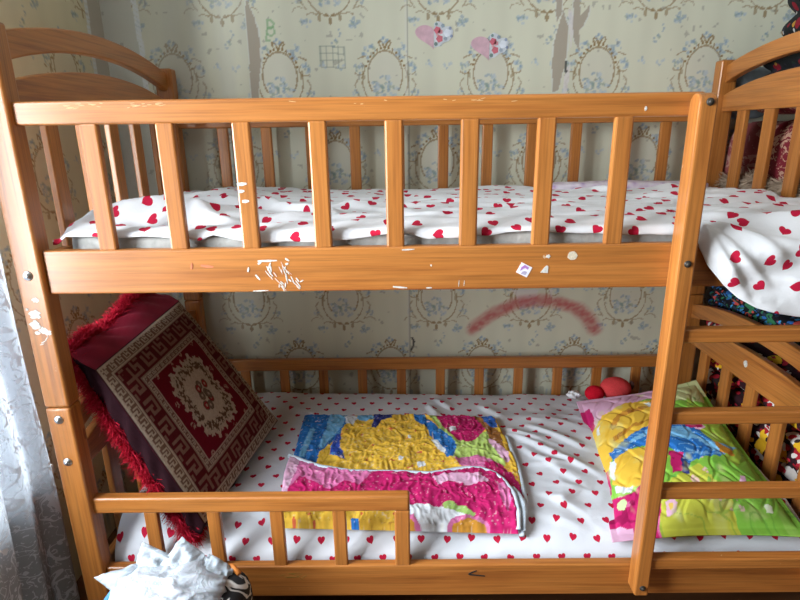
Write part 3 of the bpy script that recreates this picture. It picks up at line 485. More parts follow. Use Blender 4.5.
# ------------------------------------------------------------------ lower bunk: quilt
def slab(name,mat,parent,L,R,Bt,Tp,nu,nv,z0,th,polys,base,follow=1,rip=.0028,loc=None,wave=None):
    """cloth slab filling the outline made of four edge polylines (L,R run front to back; Bt,Tp run left to right)"""
    def ev(P,t):
        P=np.array(P,float); s=np.concatenate([[0],np.cumsum(np.hypot(*np.diff(P,axis=0).T))]); s/=s[-1]; return np.stack([np.interp(t,s,P[:,0]),np.interp(t,s,P[:,1])],-1)
    u=np.linspace(0,1,nu)[:,None,None]; v=np.linspace(0,1,nv)[None,:,None]
    l,r=ev(L,v[0,:,0])[None],ev(R,v[0,:,0])[None]; b,t=ev(Bt,u[:,0,0])[:,None],ev(Tp,u[:,0,0])[:,None]
    c00,c10,c01,c11=[np.array(q,float) for q in (L[0],R[0],L[-1],R[-1])]
    P=(1-u)*l+u*r+(1-v)*b+v*t-((1-u)*(1-v)*c00+u*(1-v)*c10+(1-u)*v*c01+u*v*c11)
    X,Y=P[...,0],P[...,1]; U=np.broadcast_to(u[...,0],X.shape); Vv=np.broadcast_to(v[...,0],X.shape)
    ed=np.minimum.reduce([U,1-U,Vv*.6,(1-Vv)*.6])*(.65); rd=np.sqrt(np.clip(1-(1-np.clip(ed/.010,0,1))**2,0,1))
    Zb=zlow(X,Y)+z0
    q=(ridge(X*58+1.5*vn(X*25,Y*30),Y*26+1.5*vn(X*20,Y*35),2)-.12)*4.2+.9*vn(X*120,Y*90)
    Zt=Zb+th*rd+rip*q*rd+.003*fbm(X*9,Y*9,2)*rd
    if wave is not None: Zt=Zt+wave(X,Y)*rd
    C=np.tile(np.array(base,float),(X.size,1)); xf,yf=X.ravel(),Y.ravel()
    jx=xf+.004*vn(xf*120,yf*120); jy=yf+.004*vn(xf*130+7,yf*130)
    for c,pl in polys: lay(C,inpoly(jx,jy,pl)*1.,c)
    sp=vn(xf*210,yf*210); gold=(C[:,0]>.5)&(C[:,1]>.3)&(C[:,2]<.2)
    lay(C,(gold&(sp>.40))*.7,(.42,.16,.03)); s2=vn(xf*75+5,yf*75); lay(C,(gold&(s2>.40))*.85,(.55,.05,.05)); blu=(C[:,2]>.3)&(C[:,0]<.1); lay(C,(blu&(ridge(xf*14,yf*60,2)>.3))*.6,(.10,.36,.66)); lay(C,(blu&(s2<-.40))*.8,(.75,.60,.65)); lay(C,(blu&(vn(xf*95,yf*40)>.36))*.6,(.01,.05,.22)); lay(C,(sp<-.36)*.35,(.75,.72,.70)); C*=(1+.35*vn(xf*60,yf*60)+.20*np.clip(q.ravel(),-2,1.5))[:,None]  # last factor paints shade into quilting creases and light onto the ridges
    V=np.concatenate([np.stack([X,Y,Zt],-1).reshape(-1,3),np.stack([X,Y,Zb],-1).reshape(-1,3)]); n=X.size
    F=np.concatenate([gridF(nu,nv),gridF(nu,nv,n,True)])
    idx=np.arange(n).reshape(nu,nv); ring=np.concatenate([idx[:-1,0],idx[-1,:-1],idx[:0:-1,-1],idx[0,:0:-1]]); r2=np.roll(ring,-1)
    F=np.concatenate([F,np.stack([ring,ring+n,r2+n,r2],1)])
    return mesh(name,V,F,mat,parent,loc or (0,0,0),col=np.concatenate([C,C])), ev
QM=attr_mat('quilted_print',.75,.25,.25,160)
qt=thing('quilt',(-.02,.33,.31),'folded blue, yellow and magenta quilted blanket in the middle of the lower bunk','quilt')
slab('quilt_body',QM,qt,[(-.320,.100),(-.340,.22),(-.350,.38),(-.357,.615)],[(.286,.092),(.312,.15),(.322,.30),(.316,.45),(.300,.59)],[(-.320,.100),(.0,.098),(.286,.092)],[(-.357,.615),(.0,.612),(.300,.59)],240,210,.004,.020,QB,(.68,.42,.05),loc=(0,.33,.31))
topc=[(-.352,.335),(-.30,.302),(-.252,.276),(-.164,.251),(-.09,.247),(-.022,.246),(.062,.238),(.10,.246),(.133,.256),(.17,.262),(.204,.259),(.24,.238),(.262,.205)]
rightc=[(.276,.062),(.282,.10),(.280,.15),(.262,.205)]
slab('quilt_flap',QM,qt,[(-.322,.078),(-.340,.15),(-.352,.25),(-.352,.335)],rightc,[(-.322,.078),(.0,.070),(.276,.062)],topc,240,110,.026,.020,QF,(.5,.012,.13),loc=(0,.2,.33))
def tube(name,mat,parent,pts,r,loc=None,n=8,zs=1):
    P=[np.array(p,float) for p in pts]; V=[];F=[]
    for i,p in enumerate(P):
        t=P[min(i+1,len(P)-1)]-P[max(i-1,0)]; t/=np.linalg.norm(t)+1e-9; a=np.cross(t,[0,0,1.]); 
        if np.linalg.norm(a)<1e-3:a=np.array([1.,0,0])
        a/=np.linalg.norm(a); b=np.cross(a,t); rr=r[i] if hasattr(r,'__len__') else r
        for k in range(n): V.append(p+a*rr*math.cos(6.283*k/n)+b*rr*zs*math.sin(6.283*k/n))
    for i in range(len(P)-1):
        for k in range(n): F.append((i*n+k,i*n+(k+1)%n,(i+1)*n+(k+1)%n,(i+1)*n+k))
    F.append(tuple(range(n))[::-1]); F.append(tuple((len(P)-1)*n+k for k in range(n)))
    return mesh(name,V,F,mat,parent,loc or tuple(np.mean(P,0)))
BIND=plain('pale_blue_binding',(.60,.70,.80),.8,.2,0,.4,200)
edge=topc+rightc[::-1][1:]
def along(pts,n):
    p=np.array(pts,float); s=np.concatenate([[0],np.cumsum(np.hypot(*np.diff(p,axis=0).T))]); t=np.linspace(0,s[-1],n); return np.stack([np.interp(t,s,p[:,0]),np.interp(t,s,p[:,1])],1)
e=along(edge,90); tube('quilt_binding',BIND,qt,[(x,y,float(zlow(x,y))+.040) for x,y in e],.0068)['label']='pale blue edge binding'
e=along([(.316,.47),(.322,.30),(.312,.15),(.286,.066)],40); tube('quilt_binding',BIND,qt,[(x,y,float(zlow(x,y))+.014) for x,y in e],.0075)
tube('quilt_binding',BIND,qt,[(x,y+.001,float(zlow(x,y))+.03) for x,y in along([(.285,.19),(.300,.13),(.292,.066)],20)],[.004+.006*math.sin(k/19*3.14) for k in range(20)])
# ------------------------------------------------------------------ pillow
def pillow(name,mat,parent,corners,up,dn,fl,nu,nv,colfn,loc,quilt=0):
    BL,BR,TR,TL=[np.array(c,float) for c in corners]
    u=np.linspace(0,1,nu)[:,None]; v=np.linspace(0,1,nv)[None,:]; U=np.broadcast_to(u,(nu,nv)); Vv=np.broadcast_to(v,(nu,nv))
    B=lambda a,b:(BL*(1-a)[...,None]+BR*a[...,None])*(1-b)[...,None]+(TL*(1-a)[...,None]+TR*a[...,None])*b[...,None]
    # pinch the edges inward between the corners
    pu=U+.022*(2*U-1)*-np.sin(np.pi*Vv); pv=Vv+.022*(2*Vv-1)*-np.sin(np.pi*U)
    P=B(pu,pv); n=np.cross(BR-BL+TR-TL,TL-BL+TR-BR); n/=np.linalg.norm(n)
    a=np.clip((U-fl)/(1-2*fl),0,1); b=np.clip((Vv-fl)/(1-2*fl),0,1)
    h=((1-np.abs(2*a-1)**2.6)*(1-np.abs(2*b-1)**2.6))**.55
    q=0
    if quilt:
        g=np.abs(np.sin(np.pi*(U*7+.35*np.sin(Vv*26)+.5*vn(U*5,Vv*5))))*np.abs(np.sin(np.pi*(Vv*8+.35*np.sin(U*24)+.5*vn(U*5+9,Vv*5))))
        q=(np.clip(g,0,.35)/.35-.6)*quilt*np.clip(h*2,0,1)+.003*fbm(U*9,Vv*9,3)
    wr=.006*fbm(U*4+2,Vv*4,2)
    Pt=P+n*(h*up+q+.003+wr*h)[...,None]; Pb=P-n*(h*dn)[...,None]
    C=colfn(U.ravel(),Vv.ravel()); N_=U.size
    F=np.concatenate([gridF(nu,nv),gridF(nu,nv,N_,True)]); idx=np.arange(N_).reshape(nu,nv)
    ring=np.concatenate([idx[:-1,0],idx[-1,:-1],idx[:0:-1,-1],idx[0,:0:-1]]); r2=np.roll(ring,-1); F=np.concatenate([F,np.stack([ring,ring+N_,r2+N_,r2],1)])
    return mesh(name,np.concatenate([Pt.reshape(-1,3),Pb.reshape(-1,3)]),F,mat,parent,loc,col=np.concatenate([C,C]))
def pilcol(u,v):
    u=np.clip(u,.04,.96); v=np.clip(v,.045,.955)
    C=np.tile(np.array((.22,.50,.06)),(len(u),1)); ju=u+.012*vn(u*45,v*45); jv=v+.012*vn(u*45+5,v*45)
    for c,p in PIL: lay(C,inpoly(ju,jv,p)*1.,c)
    lay(C,np.clip(fbm(u*14,v*14,3)*2.2-.45,0,1)*.6,(.62,.66,.30))
    gold=(C[:,0]>.5)&(C[:,2]<.1)&(C[:,1]<.5); lay(C,(gold&(ridge(u*16,v*13,2)>.33))*.75,(.42,.17,.03)); lay(C,(gold&(vn(u*150,v*150)>.34))*.6,(.45,.12,.03))
    blue=(C[:,2]>.4)&(C[:,0]<.25); lay(C,(blue&(ridge(u*10+v*34,v*30-u*6,2)>.24))*.7,(.22,.50,.78)); lay(C,(blue&(ridge(u*9+v*30+4,v*34-u*9,2)>.33))*.8,(.55,.74,.88)); lay(C,(blue&(ridge(u*10+v*30+9,v*34-u*5,2)>.33))*.7,(.01,.06,.30))
    lay(C,(gold&(np.abs(fbm(u*9+3,v*11,2))<.022))*.8,(.34,.12,.03)); mag=(C[:,0]>.35)&(C[:,1]<.1); lay(C,(mag&(fbm(u*20,v*20,2)>.30))*.6,(.72,.20,.42)); lay(C,(mag&(fbm(u*20+7,v*20,2)>.42))*.7,(.22,.0,.05))
    grn=(C[:,1]>.4)&(C[:,0]<.58)&(C[:,2]<.35); lay(C,(grn&(fbm(u*11+3,v*11,3)>.50))*.7,(.78,.45,.55)); lay(C,(grn&(fbm(u*16+13,v*16,3)>.52))*.7,(.08,.30,.05)); lay(C,(grn&(np.abs(fbm(u*7+1,v*9+5,2))<.02))*.45,(.10,.32,.04))
    return C
pm=attr_mat('printed_satin_cotton',.6,.3,.1,150)
pw=thing('pillow',(.76,.35,.31),'quilted pillow printed in bright green, yellow, blue and magenta behind the ladder','pillow')
pillow('pillow_cover',pm,pw,PC,.060,.020,.035,230,250,pilcol,(.76,.35,.34),.004)
# ------------------------------------------------------------------ red carpet-work cushion
cu=thing('cushion',(-.62,.30,.32),'dark red velvet cushion with cream key-pattern border and red fringe leaning at the left end','cushion')
A_,B_,C_,D_=[np.array(p) for p in ((-.716,.062,.748),(-.712,.555,.764),(-.428,.535,.352),(-.505,.045,.336))]
a_,b_,c_,d_=[np.array(p) for p in ((-.790,.095,.775),(-.800,.520,.800),(-.545,.560,.300),(-.548,.058,.296))]
nf=np.cross(C_-A_,B_-A_); nf/=np.linalg.norm(nf); nf=nf if nf[0]>0 else -nf
KEY=["1111111","1000001","1011101","1010101","1010001","1010111","1110100"]
KEYA=np.array([[int(c) for c in r] for r in KEY])
def keypat(s,t,per):
    """s along the border, t across 0..1"""
    i=np.clip(((1-t)*7).astype(int),0,6); j=np.clip((np.mod(s/per,1)*7).astype(int),0,6); return KEYA[i,j]
def cuscol(u,v):
    S=.50; x,y=u*S,v*S; d=np.minimum.reduce([x,S-x,y,S-y]); hor=(np.minimum(y,S-y)<np.minimum(x,S-x)); s=np.where(hor,x,y)
    CR=(.40,.33,.26); MA=(.125,.004,.014); BRN=(.085,.008,.012)
    C=np.tile(np.array((.035,.006,.010)),(len(u),1))
    m=(d>.003)&(d<.038); lay(C,m*1.,CR); t=(d-.003)/.035; lay(C,(m&(t>.2)&(t<.85)&(keypat(s,(t-.2)/.65,.033)>0))*1.,(.15,.085,.06))
    m=(d>=.036)&(d<.094); lay(C,m*1.,BRN); t=(d-.036)/.058
    kk=keypat(s,np.clip((t-.06)/.88,0,1),.066); lay(C,(m&(t>.06)&(t<.94)&(kk==0))*1.,(.20,.11,.085))
    lay(C,(m&((t<.05)|(t>.95)))*1.,(.25,.18,.14))
    m=(d>=.094)&(d<.114); lay(C,m*1.,(.36,.29,.24)); t=(d-.094)/.020; lay(C,(m&(t>.2)&(t<.8)&(keypat(s,(t-.2)/.6,.022)>0))*1.,(.14,.07,.055))
    m=d>=.114; lay(C,m*1.,MA)
    px,py=(x-S/2)*1.06,(y-S/2)/1.14; r=np.hypot(px,py); th=np.arctan2(py,px)
    R=.108*(1+.10*np.cos(4*th)*-1+.05*np.sin(16*th)+.04*np.sign(np.sin(28*th)))
    lay(C,(m&(r<R))*1.,(.40,.34,.28)); lay(C,(m&(r<R*.86)&(r>R*.66)&(vn(px*200,py*200)>-.15))*1.,(.10,.06,.04))
    lay(C,(m&(r<R*.64))*1.,(.42,.36,.30))
    for k in range(9):
        an=k*2.4; rr=.012+.028*((k*7)%9)/9; cx,cy=rr*math.cos(an),rr*math.sin(an); q=np.hypot(px-cx,py-cy)
        lay(C,(m&(q<.013))*1.,(.10,.07,.05)); lay(C,(m&(q<.010))*1.,(.25,.02,.03) if k%2 else (.14,.11,.09)); lay(C,(m&(q<.004))*1.,(.40,.33,.27))
    for k in range(12):
        an=k*.5236+.26; f=max(abs(math.cos(an)),abs(math.sin(an))); cx,cy=.118*math.cos(an)/f,.118*math.sin(an)/f; q=np.hypot(px-cx*1,py-cy)
        lay(C,(m&(r>R*1.03)&(q<.009)&(vn(px*330,py*330)>-.05))*1.,(.33,.22,.18))
    C*=(1+.3*vn(u*160,v*160))[:,None]; return C
nu=nv=230; u=np.linspace(0,1,nu)[:,None]; v=np.linspace(0,1,nv)[None,:]; U_=np.broadcast_to(u,(nu,nv)); V_=np.broadcast_to(v,(nu,nv))
def bil(P,Q,R,S,u,v): u=u[...,None];v=v[...,None]; return (P*(1-u)+Q*u)*(1-v)+(S*(1-u)+R*u)*v
hb=((1-np.abs(2*U_-1)**2.5)*(1-np.abs(2*V_-1)**2.5))**.6
front=bil(A_,B_,C_,D_,U_,V_)+nf*(hb*.030+.008*fbm(U_*4,V_*4,3)*hb)[...,None]
mesh('cushion_panel',front.reshape(-1,3),gridF(nu,nv,0,True),attr_mat('carpet_weave',.95,.1,.5,260),cu,(-.60,.30,.55),col=cuscol(U_.ravel(),V_.ravel()))['label']='maroon woven panel with cream meander border and medallion'
VEL=N('red_velvet',.75,.2); VEL.col(VEL.ramp(VEL.noise(VEL.co(),12,3),[(.3,(.14,.004,.016)),(.7,(.26,.008,.03))])); VEL.b.inputs['Sheen Weight'].default_value=.15; VEL.b.inputs['Sheen Tint'].default_value=(1,.3,.4,1)
n=64; per=[(A_,B_,a_,b_),(B_,C_,b_,c_),(C_,D_,c_,d_),(D_,A_,d_,a_)]; nw=9; S=[]; ringb=[]
cen=(A_+B_+C_+D_)/4; 
for P,Q,p,q in per:
    for t in np.linspace(0,1,n,endpoint=False):
        f=P*(1-t)+Q*t; bk=p*(1-t)+q*t+(np.array((.012,.0,.022))*math.sin(t*9.5+.6)*math.sin(math.pi*t) if P is A_ else 0); ringb.append(bk); out=(f+bk)/2-(cen+(a_+b_+c_+d_)/4)/2; out/=np.linalg.norm(out)
        for k in range(nw):
            w=k/(nw-1); S.append(f*(1-w)+bk*w+out*(.014*math.sin(math.pi*w)+.006*math.sin(t*40+k)*math.sin(math.pi*w)))
S=np.array(S); M=4*n; i=np.arange(M)[:,None]*nw+np.arange(nw-1)[None]; j=(np.arange(M)[:,None]+1)%M*nw+np.arange(nw-1)[None]
F=np.stack([i,j,j+1,i+1],-1).reshape(-1,4)
cb=(a_+b_+c_+d_)/4-nf*.02; bi=len(S); S=np.vstack([S,cb]); Fl=[tuple(f) for f in F]+[(int(k*nw+nw-1),int((k+1)%M*nw+nw-1),bi) for k in range(M)]
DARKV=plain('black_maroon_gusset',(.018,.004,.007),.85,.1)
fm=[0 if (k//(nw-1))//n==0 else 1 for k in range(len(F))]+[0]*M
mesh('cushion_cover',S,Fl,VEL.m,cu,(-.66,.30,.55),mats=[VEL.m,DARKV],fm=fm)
def fringe(name,mat,parent,items,loc,seg=3):
    V=[];F=[]
    for p,d,l,w in items:
        p=np.array(p,float); d=np.array(d,float); d/=np.linalg.norm(d); s=np.cross(d,RNG.normal(size=3)); s/=np.linalg.norm(s); curl=np.cross(d,s)*RNG.normal()*.35+np.array([0,0,-.25])
        b=len(V)
        for k in range(seg+1):
            t=k/seg; c=p+d*l*t+curl*l*t*t; ww=w*(1-.6*t); V+= [c-s*ww,c+s*ww]
        for k in range(seg): F.append((b+2*k,b+2*k+1,b+2*k+3,b+2*k+2))
    return mesh(name,np.array(V),np.array(F),mat,parent,loc,smooth=False)
RF=plain('red_fringe_yarn',(.48,.008,.030),.8,.2)
it=[]; bc=(a_+b_+c_+d_)/4
for P,Q,m in ((a_,d_,8500),(a_,b_,5500),(b_,c_,900),(d_,c_,2400)):
    for _ in range(m):
        t=random.random()*(.6 if P is b_ else (.35 if P is d_ else 1)); c=P*(1-t)+Q*t+(np.array((.012,.0,.022))*math.sin(t*9.5+.6)*math.sin(math.pi*t) if Q is b_ else 0); o=c-bc; o/=np.linalg.norm(o); e=(Q-P)/np.linalg.norm(Q-P)
        o=o-e*(o@e); o/=np.linalg.norm(o)
        it.append((c+RNG.normal(size=3)*.004,o+RNG.normal(size=3)*.50+nf*RNG.uniform(-.3,.8),random.uniform(.016,.036),.0009))
fr_=fringe('cushion_fringe',RF,cu,it,(-.68,.25,.55)); fr_['label']='bright red yarn fringe'
# ------------------------------------------------------------------ red plush toy
def blob(name,mat,parent,c,r,n=5,noise=.04,sq=(1,1,1)):
    bm=bmesh.new(); bmesh.ops.create_icosphere(bm,subdivisions=n,radius=1)
    for v in bm.verts:
        d=1+noise*(math.sin(v.co.x*5+v.co.z*3)*math.cos(v.co.y*4))
        v.co=Vector((v.co.x*r*sq[0]*d,v.co.y*r*sq[1]*d,v.co.z*r*sq[2]*d))
    return bm_obj(name,bm,mat,parent,c)
rp=plain('red_plush',(.66,.06,.065),.95,.1,0,.6,260); rp2=plain('deep_red_plush',(.55,.008,.025),.95,.1,0,.6,260)
ty=thing('plush_toy',(.73,.745,.315),'round red plush toy lying against the back rail behind the pillow','plush toy')
blob('toy_body',rp,ty,(.765,.750,.352),.050,4,.03,(1.12,.9,.82)); blob('toy_paw',rp2,ty,(.686,.738,.338),.034,4,.03,(1.0,.9,.85))
blob('toy_tuft',plain('brown_felt',(.06,.02,.015),.9),ty,(.822,.748,.364),.012,3,.1,(.7,.8,1.4))
tag(blob('tissue_ball',plain('tissue',(.78,.79,.83),.9,.1,0,.8,60),None,(.612,.74,.333),.018,4,.25,(1.3,.9,.7)),'small crumpled white tissue beside the red plush toy','tissue')
# ------------------------------------------------------------------ bedding piled beyond the right end
def floral(name,cols,bg,scale,thr=.42,sc2=None):
    k=N(name,.8,.2); co=k.co('Object'); nz=k.n('ShaderNodeVectorMath',operation='ADD'); n1=k.n('ShaderNodeTexNoise'); k.l(co,n1.inputs['Vector']); n1.inputs['Scale'].default_value=scale*1.2
    sm=k.n('ShaderNodeVectorMath',operation='SCALE'); k.l(n1.outputs['Color'],sm.inputs[0]); sm.inputs['Scale'].default_value=.6/scale; k.l(co,nz.inputs[0]); k.l(sm.outputs[0],nz.inputs[1])
    vec=nz.outputs[0]; c=bg
    for s,th in ((scale,thr),(scale*2.3,thr*.8)):
        x=k.n('ShaderNodeTexVoronoi'); k.l(vec,x.inputs['Vector']); x.inputs['Scale'].default_value=s
        sp=k.n('ShaderNodeSeparateColor'); k.l(x.outputs['Color'],sp.inputs[0])
        cc=k.ramp(sp.outputs[0],[(i/len(cols),q) for i,q in enumerate(cols)],'CONSTANT')
        c=k.mix(k.math('LESS_THAN',x.outputs['Distance'],th),c,cc)
    return k.col(c).m
FL1=floral('blue_red_floral',[(.04,.20,.62),(.70,.10,.08),(.03,.05,.08),(.07,.35,.68),(.05,.26,.12)],(.012,.012,.018),26,.5)
FL2=floral('dark_ikat_floral',[(.42,.015,.03),(.03,.02,.02),(.45,.02,.04),(.78,.45,.02),(.70,.66,.62),(.34,.012,.02)],(.03,.008,.012),19,.52)
FL3=floral('black_gold_floral',[(.35,.18,.03),(.015,.03,.025),(.20,.01,.02),(.02,.02,.03),(.45,.42,.40)],(.010,.013,.014),20,.36)
pile='quilts piled beyond the right end of the bed'
def fq(z0,z1,m,lab,y0=.20,x0=1.09,x1=1.60,lay_=4,y1=.86):
    return tag(softbox('folded_quilt',m,None,(x0,x1),(y0,y1),(z0+.003,z1-.003),22,10,lay_,.0022,5,.06),lab,'quilt',pile)
chest=thing('chest',(1.36,.52,0),'low dark wooden chest under the pile of quilts beyond the right bed end','chest')
dk=plain('dark_chest_wood',(.05,.02,.012),.5)
box('chest_body',dk,chest,(1.09,1.62),(.16,.87),(.0,.20),.006); box('chest_lid',dk,chest,(1.085,1.625),(.155,.875),(.20,.225),.006)
fq(.226,.425,FL2,'lowest folded quilt of the pile, dark red with yellow flowers, behind the lower bed end')
fq(.427,.603,FL2,'second folded quilt from the bottom, maroon with yellow flowers, level with the lower slats',.17)
fq(.605,.735,FL1,'folded quilt with blue and red flowers seen through the lower end arch',.24)
fq(.737,.885,FL3,'folded black quilt with gold flecks just above the blue flowered one',.22)
fq(.887,1.035,FL2,'uppermost folded dark quilt under the burgundy cushions',.22)
DM=N('burgundy_damask',.7,.3); v1=DM.noise(DM.co('Object'),44,2,.5,2.2); v2=DM.noise(DM.co('Object'),11,2)
DM.col(DM.mix(DM.math('MULTIPLY',DM.math('GREATER_THAN',v1,.53),DM.math('GREATER_THAN',v2,.42)),(.17,.010,.020),(.46,.27,.19)))
PINKV=N('dusty_pink_damask',.7,.3); v1=PINKV.noise(PINKV.co('Object'),34,3,.6,1.2); PINKV.col(PINKV.mix(PINKV.math('GREATER_THAN',v1,.52),(.25,.06,.06),(.42,.22,.18)))
BF=plain('beige_fringe_yarn',(.50,.38,.28),.9,.1)
def cushion3(c,r,sx,sy,sz,m,lab,fr=None,rot=0):
    t=thing('cushion',(c[0],c[1],c[2]-sz),lab,'cushion','cushions on the quilt pile')
    o=softbox('cushion_cover',m,t,(c[0]-sx,c[0]+sx),(c[1]-sy,c[1]+sy),(c[2]-sz,c[2]+sz),18,r,0,.003,6)
    if fr:
        its=[]
        for _ in range(fr):
            y=random.uniform(-1,1)*sy; its.append(((c[0]-sx*random.uniform(.90,1.0),c[1]+y,c[2]-sz*random.uniform(.50,.78)),(-.55+random.gauss(0,.4),random.gauss(0,.5),.15+random.gauss(0,.45)),random.uniform(.025,.045),.0016))
        for _ in range(fr//3):
            its.append(((c[0]-sx*random.uniform(.6,.95),c[1]+sy*random.uniform(.8,.98),c[2]-sz*random.uniform(.45,.8)),(-.5+random.gauss(0,.4),random.gauss(.2,.5),.15+random.gauss(0,.45)),random.uniform(.025,.045),.0016))
        fringe('cushion_fringe',BF,t,its,(c[0]-sx,c[1],c[2]-sz))['label']='beige yarn fringe'
    return t
cushion3((1.215,.812,1.162),3.4,.126,.068,.118,PINKV.m,'dusty pink patterned cushion at the wall end of the pile, behind the first slat',700)
cushion3((1.247,.595,1.166),3.0,.156,.140,.122,DM.m,'burgundy cushion with tan flowers and beige fringe in the middle of the pile',1800)
cushion3((1.250,.318,1.166),3.0,.160,.128,.122,DM.m,'burgundy cushion with tan paisley at the near end of the pile',1500)
cushion3((1.30,.50,1.332),5,.205,.30,.036,DM.m,'flat burgundy cushion lying on top of the three upright ones')
tag(softbox('folded_quilt',FL3,None,(1.088,1.60),(.10,.770),(1.372,1.470),22,8,2,.008,5,.08),'black quilt with gold flowers on the very top of the pile','quilt',pile)
tag(softbox('folded_quilt',FL3,None,(1.086,1.60),(.08,.750),(1.477,1.665),22,5,2,.010,5,.08),'bunched black, yellow and white cloth crowning the pile behind the upper arch','quilt',pile)
tag(softbox('grey_cloth',plain('grey_blue_cotton',(.20,.23,.25),.9,.1,0,.4,30),None,(1.09,1.22),(.845,.889),(1.29,1.445),14,4,0,.006,9),'grey-blue cloth tucked between the pile and the wall','cloth')
# ------------------------------------------------------------------ bags in front of the bed
IK=N('ikat_black_white',.8,.2); co=IK.co('Object',(1,1,1)); n_=IK.noise(co,16,2,.5,1.4); IK.col(IK.ramp(n_,[(.0,(.02,.02,.022)),(.47,(.02,.02,.022)),(.50,(.62,.60,.58)),(.58,(.62,.60,.58)),(.60,(.02,.02,.02))]))
bag=thing('tote_bag',(-.52,-.20,0),'black and white ikat bag standing on the floor in front of the bed','bag')
softbox('bag_body',IK.m,bag,(-.66,-.355),(-.275,-.055),(0,.325),20,5,0,.014,7)
tube('bag_trim',plain('orange_tape',(.62,.20,.03),.7),bag,[(-.425,-.075,.318),(-.40,-.085,.330),(-.38,-.10,.322)],.006)
tube('bag_trim',plain('blue_tape',(.05,.20,.45),.7),bag,[(-.655,-.155,.300),(-.640,-.125,.318),(-.62,-.10,.326)],.007)
WP=N('white_plastic',.45,.4); WP.col((.37,.40,.445)); WP.b.inputs['Subsurface Weight'].default_value=.1; WP.bump(WP.noise(WP.co(),22,5,.7,1.2),.7,.010)
pb=thing('plastic_bag',(-.53,-.16,.30),'crumpled white plastic bag heaped on top of the ikat bag','plastic bag')
def crumple(name,c,rx,ry,rz,seed,amp=.13,n=6):
    bm=bmesh.new(); bmesh.ops.create_icosphere(bm,subdivisions=n,radius=1); V=np.array([v.co for v in bm.verts]); F=[[v.index for v in f.verts] for f in bm.faces]; bm.free()
    a=np.arctan2(V[:,1],V[:,0]); k=ridge(V[:,0]*2.2+seed+V[:,2],V[:,1]*2.2+V[:,2]*1.5+seed,4)*2.2+fbm(V[:,0]*1.7+seed,V[:,2]*1.7+V[:,1],2)
    P=np.array(c)+V*(1+amp*(k-.4))[:,None]*np.array((rx,ry,rz)); return mesh(name,P,F,WP.m,pb,c,smooth=True)
crumple('bag_bulk',(-.520,-.155,.312),.128,.088,.058,3.1); 
def flap(name,quad,n=18,amp=.012,seed=0,bow=.02):
    P=[np.array(q,float) for q in quad]; u=np.linspace(0,1,n)[:,None]; v=np.linspace(0,1,n)[None]; U=np.broadcast_to(u,(n,n)); Vv=np.broadcast_to(v,(n,n))
    G=bil(P[0],P[1],P[2],P[3],U,Vv); nn=np.cross(P[1]-P[0],P[3]-P[0]); nn/=np.linalg.norm(nn)
    G=G+nn*(amp*3*ridge(U*3+seed,Vv*3,3)+bow*np.sin(np.pi*Vv)*np.sin(np.pi*U))[...,None]
    o=mesh(name,G.reshape(-1,3),gridF(n,n),WP.m,pb,tuple(sum(P)/4),smooth=True); md=o.modifiers.new('film','SOLIDIFY'); md.thickness=.0015; return o
flap('bag_flap',[(-.690,-.125,.338),(-.615,-.16,.312),(-.565,-.12,.335),(-.605,-.10,.352)],18,.006,1)
flap('bag_flap',[(-.605,-.105,.352),(-.548,-.13,.322),(-.505,-.10,.362),(-.600,-.07,.385)],18,.007,2,.012)
flap('bag_flap',[(-.575,-.13,.325),(-.470,-.13,.325),(-.445,-.085,.350),(-.508,-.075,.402)],20,.007,3,.010)
flap('bag_flap',[(-.47,-.16,.315),(-.40,-.14,.290),(-.395,-.09,.330),(-.45,-.08,.360)],18,.008,5,.014)
tube('bag_handle',WP.m,pb,[(-.60,-.205,.335),(-.565,-.215,.352),(-.53,-.225,.350),(-.50,-.24,.325),(-.485,-.24,.30)],.006)
# ------------------------------------------------------------------ curtain
cm=N('lace_net',.9,.1); cm.t.nodes.remove(cm.b); uvc=cm.co('UV',(1,1,1))
d1=cm.n('ShaderNodeTexNoise'); cm.l(uvc,d1.inputs['Vector']); d1.inputs['Scale'].default_value=9; sc_=cm.n('ShaderNodeVectorMath',operation='SCALE'); cm.l(d1.outputs['Color'],sc_.inputs[0]); sc_.inputs['Scale'].default_value=.10
ad=cm.n('ShaderNodeVectorMath',operation='ADD'); cm.l(uvc,ad.inputs[0]); cm.l(sc_.outputs[0],ad.inputs[1])
n1=cm.noise(ad.outputs[0],10,1,.5,.6); vein=cm.math('LESS_THAN',cm.math('ABSOLUTE',cm.math('SUBTRACT',n1,.5)),.016)
n2=cm.noise(ad.outputs[0],16,1,.5,1.2); vein=cm.math('MAXIMUM',vein,cm.math('LESS_THAN',cm.math('ABSOLUTE',cm.math('SUBTRACT',n2,.47)),.014))
ns=cm.noise(uvc,34,1,.5,3.0); leaf=cm.math('GREATER_THAN',ns,.63); emb=cm.math('MAXIMUM',vein,leaf)
df=cm.n('ShaderNodeBsdfDiffuse'); df.inputs[0].default_value=(.80,.83,.88,1); tl=cm.n('ShaderNodeBsdfTranslucent'); tl.inputs[0].default_value=(.19,.21,.235,1); tp=cm.n('ShaderNodeBsdfTransparent')
m1=cm.n('ShaderNodeMixShader'); cm.l(cm.math('SUBTRACT',.62,cm.math('MULTIPLY',emb,.45)),m1.inputs[0]); cm.l(df.outputs[0],m1.inputs[1]); cm.l(tl.outputs[0],m1.inputs[2])
m2=cm.n('ShaderNodeMixShader'); cm.l(cm.math('ADD',cm.math('MULTIPLY',emb,.04),.96),m2.inputs[0]); cm.l(tp.outputs[0],m2.inputs[1]); cm.l(m1.outputs[0],m2.inputs[2]); cm.l(m2.outputs[0],cm.t.nodes['Material Output'].inputs['Surface'])
ny,nz=160,120; yy=np.linspace(.132,-.17,ny)[:,None]; zc=np.linspace(.012,2.255,nz)[None,:]
